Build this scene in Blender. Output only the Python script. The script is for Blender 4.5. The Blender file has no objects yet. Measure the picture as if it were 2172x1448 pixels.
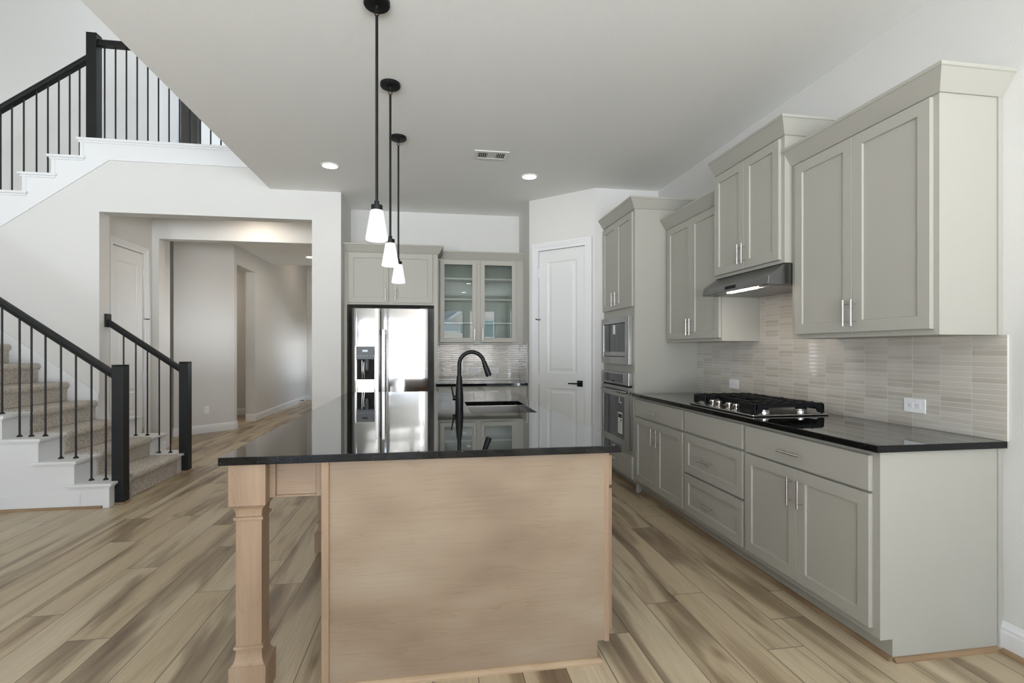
import bpy, bmesh, math, random
from mathutils import Vector
random.seed(7)
SC = bpy.context.scene
COL = SC.collection

# ---------------------------------------------------------------- camera, world, lights, exposure
TH = math.atan(171.0 / 1072.0)
cam = bpy.data.objects.new('camera', bpy.data.cameras.new('camera'))
COL.objects.link(cam)
cam.data.sensor_width = 36.0
cam.data.lens = 36.0 * 1072.0 / 2172.0
cam.data.shift_y = 17.5 / 2172.0
cam.data.clip_start = 0.05
cam.location = (0, 0, 1.311)
cam.rotation_euler = (math.pi / 2, 0, -TH)
SC.camera = cam

w = bpy.data.worlds.new('world'); SC.world = w
w.use_nodes = True
bg = w.node_tree.nodes['Background']
# overcast-bright sky above the horizon, bright paving glow added below it to light the ceilings
SKY, GROUND_GLOW = (4.7, 5.6, 7.0), (25.6, 27.2, 28.8)
wt = w.node_tree
wg = wt.nodes.new('ShaderNodeTexCoord')
wsep = wt.nodes.new('ShaderNodeSeparateXYZ'); wt.links.new(wg.outputs['Generated'], wsep.inputs[0])
wmr = wt.nodes.new('ShaderNodeMapRange'); wt.links.new(wsep.outputs[2], wmr.inputs['Value'])
wmr.inputs['From Min'].default_value = -0.04; wmr.inputs['From Max'].default_value = 0.04
wmx = wt.nodes.new('ShaderNodeMix'); wmx.data_type = 'RGBA'; wmx.clamp_result = False
wt.links.new(wmr.outputs[0], wmx.inputs[0])
wmx.inputs[6].default_value = GROUND_GLOW + (1,); wmx.inputs[7].default_value = SKY + (1,)
wt.links.new(wmx.outputs[2], bg.inputs['Color'])
bg.inputs['Strength'].default_value = 1.0

SC.view_settings.view_transform = 'Standard'
SC.view_settings.look = 'None'
SC.view_settings.gamma = 1.0
SC.view_settings.use_curve_mapping = False
SC.view_settings.exposure = 0.05
SC.cycles.max_bounces = 10
SC.cycles.diffuse_bounces = 7
SC.cycles.glossy_bounces = 5
SC.cycles.transparent_max_bounces = 8
SC.cycles.sample_clamp_indirect = 6.0
SC.cycles.caustics_reflective = False
SC.cycles.caustics_refractive = False
SC.cycles.use_denoising = True

CAN_E = 40.0        # radiance of the recessed lights
PEND_E = 1.15       # radiance of the pendant shades

# windows in the walls behind the camera: (x0, x1, z0, z1) on the rear wall, (y0, y1, z0, z1) on the side wall
YREAR = -4.0
XSIDE = -7.0
HC = 3.055          # kitchen ceiling
HT = 6.0            # ceiling of the two storey room
XE = -1.73          # edge of the kitchen ceiling
REAR_W = [(-2.45, -1.35, 0.05, 2.05), (-1.2, -0.10, 0.05, 2.05), (0.03, 1.05, 0.75, 2.6), (1.195, 2.08, 0.75, 2.6),  # unseen; first two cut down to the floor to brighten the ceiling
          (-5.1, -3.7, 0.2, 2.15),
          (-4.9, -3.8, 3.5, 3.95)]
RIGHT_ADDED_W = [(-3.75, -2.25, 0.15, 2.6)]      # unseen opening added behind the camera to brighten the ceiling
SIDE_W = []
HALL_ADDED_W = [(7.8, 8.3, 0.9, 1.7), (12.6, 13.3, 0.5, 1.4)]    # unseen openings added to light the hall walls
XHALL = -1.29

def portal(name, loc, sx, sy, rot):
    l = bpy.data.lights.new(name, 'AREA'); l.shape = 'RECTANGLE'; l.size = sx; l.size_y = sy
    l.cycles.is_portal = True
    o = bpy.data.objects.new(name, l); COL.objects.link(o); o.location = loc; o.rotation_euler = rot
for (a, b, c, d) in REAR_W:
    portal('sky_portal', ((a + b) / 2, YREAR - 0.17, (c + d) / 2), b - a, d - c, (math.pi / 2, 0, 0))
for (a, b, c, d) in SIDE_W:
    portal('sky_portal', (XSIDE - 0.17, (a + b) / 2, (c + d) / 2), b - a, d - c, (math.pi / 2, 0, -math.pi / 2))

for (a, b, c, d) in RIGHT_ADDED_W:
    portal('sky_portal', (2.465 + 0.17, (a + b) / 2, (c + d) / 2), b - a, d - c, (math.pi / 2, 0, math.pi / 2))
for (a, b, c, d) in HALL_ADDED_W:
    portal('sky_portal', (XHALL + 0.16, (a + b) / 2, (c + d) / 2), b - a, d - c, (math.pi / 2, 0, math.pi / 2))

# ---------------------------------------------------------------- materials
def nt_new(name):
    m = bpy.data.materials.new(name); m.use_nodes = True
    nt = m.node_tree
    return m, nt, nt.nodes['Principled BSDF']

def N(nt, t, **kw):
    n = nt.nodes.new(t)
    for k, v in kw.items():
        if k.startswith('i_'):
            n.inputs[k[2:]].default_value = v
        else:
            setattr(n, k, v)
    return n

def math_n(nt, op, a, b=None, c=None):
    n = nt.nodes.new('ShaderNodeMath'); n.operation = op
    for i, v in enumerate((a, b, c)):
        if v is None: continue
        if isinstance(v, (int, float)): n.inputs[i].default_value = v
        else: nt.links.new(v, n.inputs[i])
    return n.outputs[0]

def comb(nt, x, y, z):
    n = nt.nodes.new('ShaderNodeCombineXYZ')
    for i, v in enumerate((x, y, z)):
        if isinstance(v, (int, float)): n.inputs[i].default_value = v
        else: nt.links.new(v, n.inputs[i])
    return n.outputs[0]

def mixc(nt, f, a, b, mode='MIX'):
    n = nt.nodes.new('ShaderNodeMix'); n.data_type = 'RGBA'; n.blend_type = mode
    for s, v in ((n.inputs[0], f), (n.inputs[6], a), (n.inputs[7], b)):
        if isinstance(v, (int, float)): s.default_value = v
        elif isinstance(v, tuple): s.default_value = v if len(v) == 4 else v + (1,)
        else: nt.links.new(v, s)
    return n.outputs[2]

def ramp(nt, f, stops):
    n = nt.nodes.new('ShaderNodeValToRGB')
    els = n.color_ramp.elements
    while len(els) < len(stops): els.new(0.5)
    for e, (p, c) in zip(els, stops):
        e.position = p; e.color = c if len(c) == 4 else tuple(c) + (1,)
    nt.links.new(f, n.inputs[0])
    return n.outputs[0]

def srgb(r, g, b):
    def f(v):
        v /= 255.0
        return v / 12.92 if v <= 0.04045 else ((v + 0.055) / 1.055) ** 2.4
    return (f(r), f(g), f(b))

def plain(name, col, rough=0.5, metal=0.0, spec=0.5, bump=0.0, bscale=60.0, coat=0.0):
    m, nt, p = nt_new(name)
    p.inputs['Base Color'].default_value = tuple(col) + (1,)
    p.inputs['Roughness'].default_value = rough
    p.inputs['Metallic'].default_value = metal
    p.inputs['Specular IOR Level'].default_value = spec
    p.inputs['Coat Weight'].default_value = coat
    if bump:
        tc = N(nt, 'ShaderNodeTexCoord')
        nz = N(nt, 'ShaderNodeTexNoise', i_Scale=bscale, i_Detail=3.0)
        nt.links.new(tc.outputs['Object'], nz.inputs['Vector'])
        b = N(nt, 'ShaderNodeBump', i_Strength=bump, i_Distance=0.004)
        nt.links.new(nz.outputs['Fac'], b.inputs['Height'])
        nt.links.new(b.outputs['Normal'], p.inputs['Normal'])
    return m

def emit(name, col, e):
    m, nt, p = nt_new(name)
    p.inputs['Base Color'].default_value = (0.8, 0.8, 0.8, 1)
    p.inputs['Emission Color'].default_value = tuple(col) + (1,)
    p.inputs['Emission Strength'].default_value = e
    p.inputs['Roughness'].default_value = 0.4
    return m

def floor_mat():
    m, nt, p = nt_new('plank_floor')
    L = nt.links
    tc = N(nt, 'ShaderNodeTexCoord')
    sp = N(nt, 'ShaderNodeSeparateXYZ'); L.new(tc.outputs['Object'], sp.inputs[0])
    W, LEN = 0.1805, 1.52
    xs = math_n(nt, 'DIVIDE', math_n(nt, 'ADD', sp.outputs[0], 1.078 + 0.1805 * 60), W)
    row = math_n(nt, 'FLOOR', xs)
    fx = math_n(nt, 'FRACT', xs)
    wn = N(nt, 'ShaderNodeTexWhiteNoise', noise_dimensions='1D'); L.new(row, wn.inputs['W'])
    off = math_n(nt, 'MULTIPLY', wn.outputs['Value'], LEN)
    ys = math_n(nt, 'DIVIDE', math_n(nt, 'ADD', math_n(nt, 'ADD', sp.outputs[1], off), 30.0), LEN)
    pl = math_n(nt, 'FLOOR', ys)
    fy = math_n(nt, 'FRACT', ys)
    wn2 = N(nt, 'ShaderNodeTexWhiteNoise', noise_dimensions='3D'); L.new(comb(nt, row, pl, 3.0), wn2.inputs['Vector'])
    r1 = wn2.outputs['Value']
    # broad dark streaks running along each plank
    v1 = comb(nt, math_n(nt, 'MULTIPLY', sp.outputs[0], 5.6), math_n(nt, 'MULTIPLY', sp.outputs[1], 0.62), math_n(nt, 'MULTIPLY', r1, 90.0))
    n1 = N(nt, 'ShaderNodeTexNoise', i_Scale=1.0, i_Detail=3.0, i_Roughness=0.55, i_Distortion=0.5); L.new(v1, n1.inputs['Vector'])
    # fine grain
    v2 = comb(nt, math_n(nt, 'MULTIPLY', sp.outputs[0], 110.0), math_n(nt, 'MULTIPLY', sp.outputs[1], 4.0), math_n(nt, 'MULTIPLY', r1, 40.0))
    n2 = N(nt, 'ShaderNodeTexNoise', i_Scale=1.0, i_Detail=5.0, i_Roughness=0.65); L.new(v2, n2.inputs['Vector'])
    base = ramp(nt, n1.outputs['Fac'], [(0.31, srgb(118, 103, 88)), (0.43, srgb(160, 147, 128)), (0.51, srgb(194, 183, 163)), (0.75, srgb(208, 199, 181))])
    tone = mixc(nt, r1, srgb(216, 203, 182) + (1,), srgb(244, 243, 236) + (1,))
    c = mixc(nt, 0.55, base, mixc(nt, 1.0, base, tone, 'MULTIPLY'))
    g = ramp(nt, n2.outputs['Fac'], [(0.3, (0.74, 0.72, 0.70)), (0.62, (1, 1, 1))])
    c = mixc(nt, 0.8, c, g, 'MULTIPLY')
    # knots
    vk = comb(nt, math_n(nt, 'MULTIPLY', sp.outputs[0], 5.0), math_n(nt, 'MULTIPLY', sp.outputs[1], 1.7), math_n(nt, 'MULTIPLY', r1, 17.0))
    vo = N(nt, 'ShaderNodeTexVoronoi', i_Scale=1.0); L.new(vk, vo.inputs['Vector'])
    kn = ramp(nt, vo.outputs['Distance'], [(0.03, (0.45, 0.38, 0.32)), (0.14, (1, 1, 1))])
    c = mixc(nt, 0.8, c, kn, 'MULTIPLY')
    c = mixc(nt, 1.0, c, (0.97, 0.925, 0.86, 1), 'MULTIPLY')
    # seams
    ex = math_n(nt, 'MULTIPLY', math_n(nt, 'MINIMUM', fx, math_n(nt, 'SUBTRACT', 1.0, fx)), W)
    ey = math_n(nt, 'MULTIPLY', math_n(nt, 'MINIMUM', fy, math_n(nt, 'SUBTRACT', 1.0, fy)), LEN)
    ed = math_n(nt, 'MINIMUM', ex, ey)
    seam = math_n(nt, 'LESS_THAN', ed, 0.0019)
    c = mixc(nt, math_n(nt, 'MULTIPLY', seam, 0.85), c, srgb(62, 52, 43) + (1,))
    L.new(c, p.inputs['Base Color'])
    p.inputs['Roughness'].default_value = 0.38
    p.inputs['Specular IOR Level'].default_value = 0.4
    b = N(nt, 'ShaderNodeBump', i_Strength=0.25, i_Distance=0.002)
    h = math_n(nt, 'ADD', math_n(nt, 'MULTIPLY', n2.outputs['Fac'], 0.5), math_n(nt, 'MULTIPLY', seam, -1.0))
    L.new(h, b.inputs['Height']); L.new(b.outputs['Normal'], p.inputs['Normal'])
    return m

def tile_mat(name, axis, a0, pa, b0, pb):
    """stacked long glazed tiles; axis = horizontal world axis of the wall"""
    m, nt, p = nt_new(name)
    L = nt.links
    g = N(nt, 'ShaderNodeNewGeometry')
    sp = N(nt, 'ShaderNodeSeparateXYZ'); L.new(g.outputs['Position'], sp.inputs[0])
    A, B = sp.outputs[axis], sp.outputs[2]
    sa = math_n(nt, 'DIVIDE', math_n(nt, 'SUBTRACT', A, a0 - 50 * pa), pa)
    sb = math_n(nt, 'DIVIDE', math_n(nt, 'SUBTRACT', B, b0 - 50 * pb), pb)
    fa, fb = math_n(nt, 'FRACT', sa), math_n(nt, 'FRACT', sb)
    ia, ib = math_n(nt, 'FLOOR', sa), math_n(nt, 'FLOOR', sb)
    wn = N(nt, 'ShaderNodeTexWhiteNoise', noise_dimensions='3D'); L.new(comb(nt, ia, ib, 1.7), wn.inputs['Vector'])
    ea = math_n(nt, 'MULTIPLY', math_n(nt, 'MINIMUM', fa, math_n(nt, 'SUBTRACT', 1.0, fa)), pa)
    eb = math_n(nt, 'MULTIPLY', math_n(nt, 'MINIMUM', fb, math_n(nt, 'SUBTRACT', 1.0, fb)), pb)
    ed = math_n(nt, 'MINIMUM', ea, eb)
    grout = math_n(nt, 'LESS_THAN', ed, 0.0013)
    vs = comb(nt, math_n(nt, 'MULTIPLY', A, 14.0), math_n(nt, 'MULTIPLY', B, 110.0), math_n(nt, 'MULTIPLY', wn.outputs['Value'], 60.0))
    nz = N(nt, 'ShaderNodeTexNoise', i_Scale=1.0, i_Detail=3.0); L.new(vs, nz.inputs['Vector'])
    tone = math_n(nt, 'ADD', math_n(nt, 'MULTIPLY', wn.outputs['Value'], 0.65), math_n(nt, 'MULTIPLY', nz.outputs['Fac'], 0.35))
    c = ramp(nt, tone, [(0.10, srgb(176, 168, 156)), (0.40, srgb(192, 186, 175)), (0.9, srgb(204, 199, 190))])
    c = mixc(nt, grout, c, srgb(208, 205, 198) + (1,))
    p.inputs['IOR'].default_value = 1.65
    L.new(c, p.inputs['Base Color'])
    L.new(math_n(nt, 'ADD', 0.07, math_n(nt, 'MULTIPLY', grout, 0.6)), p.inputs['Roughness'])
    hh = math_n(nt, 'MINIMUM', math_n(nt, 'DIVIDE', ed, 0.004), 1.0)
    b = N(nt, 'ShaderNodeBump', i_Strength=0.35, i_Distance=0.0015); L.new(hh, b.inputs['Height'])
    v3 = comb(nt, math_n(nt, 'MULTIPLY', A, 9.0), math_n(nt, 'MULTIPLY', B, 30.0), math_n(nt, 'MULTIPLY', wn.outputs['Value'], 80.0))
    nb = N(nt, 'ShaderNodeTexNoise', i_Scale=1.0, i_Detail=1.0); L.new(v3, nb.inputs['Vector'])
    b2 = N(nt, 'ShaderNodeBump', i_Strength=0.12, i_Distance=0.004); L.new(nb.outputs['Fac'], b2.inputs['Height'])
    L.new(b.outputs['Normal'], b2.inputs['Normal']); L.new(b2.outputs['Normal'], p.inputs['Normal'])
    return m

def granite_mat():
    m, nt, p = nt_new('black_granite')
    L = nt.links
    tc = N(nt, 'ShaderNodeTexCoord')
    n1 = N(nt, 'ShaderNodeTexNoise', i_Scale=140.0, i_Detail=4.0, i_Roughness=0.75); L.new(tc.outputs['Object'], n1.inputs['Vector'])
    c = ramp(nt, n1.outputs['Fac'], [(0.52, (0.003, 0.0035, 0.004)), (0.62, (0.008, 0.009, 0.010)), (0.72, (0.10, 0.11, 0.12))])
    L.new(c, p.inputs['Base Color'])
    p.inputs['Roughness'].default_value = 0.035
    p.inputs['IOR'].default_value = 1.28
    p.inputs['Coat Weight'].default_value = 0.6
    p.inputs['Coat IOR'].default_value = 1.28
    p.inputs['Coat Roughness'].default_value = 0.02
    return m

def maple_mat(name, axis, tint=(1, 1, 1)):
    """axis: 0 grain along x, 2 grain along z"""
    m, nt, p = nt_new(name)
    L = nt.links
    g = N(nt, 'ShaderNodeNewGeometry')
    mp = N(nt, 'ShaderNodeMapping'); L.new(g.outputs['Position'], mp.inputs['Vector'])
    mp.inputs['Scale'].default_value = (0.9, 8.0, 8.0) if axis == 0 else (7.0, 7.0, 0.8)
    n0 = N(nt, 'ShaderNodeTexNoise', i_Scale=1.0, i_Detail=4.0, i_Roughness=0.5, i_Distortion=0.7); L.new(mp.outputs[0], n0.inputs['Vector'])
    ring = math_n(nt, 'FRACT', math_n(nt, 'MULTIPLY', n0.outputs['Fac'], 12.0))
    line = ramp(nt, ring, [(0.0, (0.80, 0.73, 0.66)), (0.10, (0.95, 0.92, 0.89)), (0.35, (1, 1, 1)), (1.0, (0.98, 0.965, 0.95))])
    mp2 = N(nt, 'ShaderNodeMapping'); L.new(g.outputs['Position'], mp2.inputs['Vector'])
    mp2.inputs['Scale'].default_value = (3.0, 170.0, 170.0) if axis == 0 else (170.0, 170.0, 3.0)
    n1 = N(nt, 'ShaderNodeTexNoise', i_Scale=1.0, i_Detail=3.0); L.new(mp2.outputs[0], n1.inputs['Vector'])
    mp3 = N(nt, 'ShaderNodeMapping'); L.new(g.outputs['Position'], mp3.inputs['Vector'])
    mp3.inputs['Scale'].default_value = (2.2, 3.5, 4.5) if axis == 0 else (9.0, 9.0, 0.9)
    n2 = N(nt, 'ShaderNodeTexNoise', i_Scale=1.0, i_Detail=2.0); L.new(mp3.outputs[0], n2.inputs['Vector'])
    base = ramp(nt, n2.outputs['Fac'], [(0.3, srgb(130, 112, 94)), (0.5, srgb(143, 125, 105)), (0.72, srgb(152, 137, 118))])
    c = mixc(nt, 0.5, base, line, 'MULTIPLY')
    fine = ramp(nt, n1.outputs['Fac'], [(0.3, (0.90, 0.88, 0.86)), (0.65, (1, 1, 1))])
    c = mixc(nt, 0.6, c, fine, 'MULTIPLY')
    c = mixc(nt, 1.0, c, tuple(tint) + (1,), 'MULTIPLY')
    L.new(c, p.inputs['Base Color'])
    p.inputs['Roughness'].default_value = 0.5
    p.inputs['Specular IOR Level'].default_value = 0.3
    return m

def carpet_mat():
    m, nt, p = nt_new('carpet_pile')
    L = nt.links
    tc = N(nt, 'ShaderNodeTexCoord')
    n1 = N(nt, 'ShaderNodeTexNoise', i_Scale=95.0, i_Detail=5.0, i_Roughness=0.8); L.new(tc.outputs['Object'], n1.inputs['Vector'])
    n2 = N(nt, 'ShaderNodeTexNoise', i_Scale=7.0, i_Detail=2.0); L.new(tc.outputs['Object'], n2.inputs['Vector'])
    c = ramp(nt, n1.outputs['Fac'], [(0.36, srgb(128, 116, 104)), (0.5, srgb(208, 198, 184)), (0.64, srgb(246, 241, 232))])
    c = mixc(nt, 0.35, c, ramp(nt, n2.outputs['Fac'], [(0.3, (0.75, 0.73, 0.7)), (0.7, (1, 1, 1))]), 'MULTIPLY')
    L.new(c, p.inputs['Base Color'])
    p.inputs['Roughness'].default_value = 0.95
    p.inputs['Specular IOR Level'].default_value = 0.1
    p.inputs['Sheen Weight'].default_value = 0.3
    b = N(nt, 'ShaderNodeBump', i_Strength=0.7, i_Distance=0.02)
    L.new(n1.outputs['Fac'], b.inputs['Height']); L.new(b.outputs['Normal'], p.inputs['Normal'])
    return m

def steel_mat(name, vertical=True, rough=0.22, wave=0.0, col=(0.62, 0.61, 0.59)):
    m, nt, p = nt_new(name)
    L = nt.links
    p.inputs['Base Color'].default_value = tuple(col) + (1,)
    p.inputs['Metallic'].default_value = 1.0
    g = N(nt, 'ShaderNodeNewGeometry')
    mp = N(nt, 'ShaderNodeMapping'); L.new(g.outputs['Position'], mp.inputs['Vector'])
    mp.inputs['Scale'].default_value = (900, 900, 5) if vertical else (5, 5, 900)
    n1 = N(nt, 'ShaderNodeTexNoise', i_Scale=1.0, i_Detail=2.0); L.new(mp.outputs[0], n1.inputs['Vector'])
    r = N(nt, 'ShaderNodeMapRange'); L.new(n1.outputs['Fac'], r.inputs['Value'])
    r.inputs['To Min'].default_value = rough * 0.92; r.inputs['To Max'].default_value = rough * 1.1
    L.new(r.outputs[0], p.inputs['Roughness'])
    if wave:
        mp2 = N(nt, 'ShaderNodeMapping'); L.new(g.outputs['Position'], mp2.inputs['Vector'])
        mp2.inputs['Scale'].default_value = (0.7, 0.7, 5.0)
        n2 = N(nt, 'ShaderNodeTexNoise', i_Scale=1.0, i_Detail=1.0); L.new(mp2.outputs[0], n2.inputs['Vector'])
        b = N(nt, 'ShaderNodeBump', i_Strength=wave, i_Distance=0.05)
        L.new(n2.outputs['Fac'], b.inputs['Height']); L.new(b.outputs['Normal'], p.inputs['Normal'])
    return m

def glass_mat(name, tint=(1, 1, 1), dark=0.0):
    """thin pane: clear body with a mirror-like Fresnel surface"""
    m = bpy.data.materials.new(name); m.use_nodes = True
    nt = m.node_tree; nt.nodes.clear()
    out = N(nt, 'ShaderNodeOutputMaterial')
    tr = N(nt, 'ShaderNodeBsdfTransparent'); tr.inputs[0].default_value = tuple(tint) + (1,)
    gl = N(nt, 'ShaderNodeBsdfGlossy'); gl.inputs['Roughness'].default_value = 0.0
    fr = N(nt, 'ShaderNodeFresnel'); fr.inputs['IOR'].default_value = 1.5
    mx = N(nt, 'ShaderNodeMixShader')
    nt.links.new(fr.outputs[0], mx.inputs[0]); nt.links.new(tr.outputs[0], mx.inputs[1]); nt.links.new(gl.outputs[0], mx.inputs[2])
    nt.links.new(mx.outputs[0], out.inputs[0])
    return m

def brick_mat():
    m, nt, p = nt_new('house_brick')
    g = N(nt, 'ShaderNodeNewGeometry')
    mp = N(nt, 'ShaderNodeMapping'); nt.links.new(g.outputs['Position'], mp.inputs['Vector'])
    mp.inputs['Rotation'].default_value = (math.pi / 2, 0, 0)
    b = N(nt, 'ShaderNodeTexBrick', i_Scale=3.2)
    b.inputs['Color1'].default_value = srgb(214, 203, 194) + (1,)
    b.inputs['Color2'].default_value = srgb(188, 172, 162) + (1,)
    b.inputs['Mortar'].default_value = srgb(230, 226, 220) + (1,)
    nt.links.new(mp.outputs[0], b.inputs['Vector'])
    nt.links.new(b.outputs['Color'], p.inputs['Base Color'])
    p.inputs['Roughness'].default_value = 0.9
    return m

M = {}
M['wall'] = plain('wall_paint', srgb(213, 212, 209), 0.75, spec=0.25, bump=0.22, bscale=120)
M['ceil'] = plain('ceiling_paint', srgb(238, 238, 235), 0.85, spec=0.2, bump=0.2, bscale=110)
M['white'] = plain('white_trim_paint', srgb(225, 226, 227), 0.4, spec=0.4)
M['door'] = plain('white_door_paint', srgb(222, 223, 222), 0.42, spec=0.4)
M['cab'] = plain('greige_cabinet_paint', srgb(168, 166, 157), 0.42, spec=0.4)
M['cabin'] = plain('cabinet_interior_shaded', srgb(114, 117, 109), 0.6, spec=0.3)  # cabinet greige darkened, shade behind the glass put into the colour
M['floor'] = floor_mat()
M['tileY'] = tile_mat('backsplash_tile', 1, 1.818, 0.1455, 0.916, 0.0245)
M['tileX'] = tile_mat('nook_backsplash_tile', 0, 0.099, 0.1475, 0.916, 0.0245)
M['tileS'] = tile_mat('nook_return_tile', 1, 5.95, 0.1455, 0.916, 0.0245)
M['granite'] = granite_mat()
M['maple'] = maple_mat('maple_veneer', 0)
M['mapleV'] = maple_mat('maple_solid', 2, (1.12, 1.05, 1.0))
M['mapleP'] = maple_mat('maple_rail', 0, (0.95, 0.90, 0.88))
M['pine'] = maple_mat('pine_shoe_molding', 0, (1.38, 1.32, 1.2))
M['oak'] = maple_mat('oak_shoe_molding', 0, (1.05, 0.95, 0.80))
M['carpet'] = carpet_mat()
M['black'] = plain('black_stained_wood', srgb(18, 19, 20), 0.5, spec=0.35, bump=0.1, bscale=90)
M['iron'] = plain('black_iron', srgb(24, 22, 25), 0.5, spec=0.4)
M['mblack'] = plain('matte_black_metal', srgb(11, 12, 13), 0.42, spec=0.28)
M['steel'] = steel_mat('fridge_steel', True, 0.10, wave=0.06, col=(0.58, 0.57, 0.56))
M['steelh'] = steel_mat('brushed_steel', False, 0.24, col=(0.50, 0.49, 0.47))
M['steelo'] = steel_mat('oven_steel', True, 0.26, col=(0.36, 0.35, 0.335))
M['steeld'] = plain('dark_brushed_steel', (0.25, 0.25, 0.25), 0.3, metal=1.0)
M['nickel'] = plain('satin_nickel', (0.72, 0.71, 0.70), 0.22, metal=1.0)
M['chrome'] = plain('polished_chrome', (0.8, 0.78, 0.75), 0.08, metal=1.0)
M['blackgl'] = plain('black_glass', (0.012, 0.014, 0.016), 0.04, spec=0.6)
M['castiron'] = plain('cast_iron', (0.005, 0.005, 0.006), 0.45, spec=0.22)
M['dark'] = plain('dark_cavity', (0.010, 0.010, 0.010), 0.6, spec=0.2)
M['fridgeside'] = plain('fridge_side_paint', srgb(34, 34, 33), 0.45)
M['paneld'] = plain('dispenser_plastic', srgb(72, 78, 80), 0.35)
M['plastic'] = plain('white_plastic', srgb(240, 240, 240), 0.35)
M['slot'] = plain('outlet_slot', (0.05, 0.05, 0.05), 0.6)
M['paper'] = plain('white_sticker', srgb(236, 236, 234), 0.6)
M['print'] = plain('sticker_print', srgb(40, 40, 42), 0.6)
M['glass'] = glass_mat('cabinet_glass', (0.93, 0.97, 0.95))
M['can'] = emit('can_light_lens', (1.0, 0.95, 0.88), CAN_E)
M['canw'] = emit('warm_can_light_lens', (1.0, 0.86, 0.70), 140.0)
M['pend'] = emit('frosted_lit_glass', (1.0, 0.925, 0.83), PEND_E)
M['hoodl'] = emit('hood_light_lens', (1.0, 0.86, 0.74), 42.0)
M['brick'] = brick_mat()
M['shingle'] = plain('grey_shingles', srgb(150, 156, 160), 0.9, bump=0.4, bscale=6)
M['winglass'] = plain('house_window_glass', srgb(95, 112, 112), 0.1)
M['vented'] = plain('vent_paint', srgb(232, 231, 226), 0.5)

# ---------------------------------------------------------------- mesh helpers
ROOT = {}           # object -> world position of its top-level base

def ident(a, b, c): return (a, b, c)
def TR(x): return lambda a, b, c: (x - c, a, b)       # faces -x: a = y, b = z, c = outward
def TN(y): return lambda a, b, c: (a, y - c, b)       # faces -y: a = x, b = z
def TI(x): return lambda a, b, c: (x + c, a, b)       # faces +x: a = y, b = z
def TC(z): return lambda a, b, c: (a, b, z - c)       # hangs under a ceiling

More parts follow.
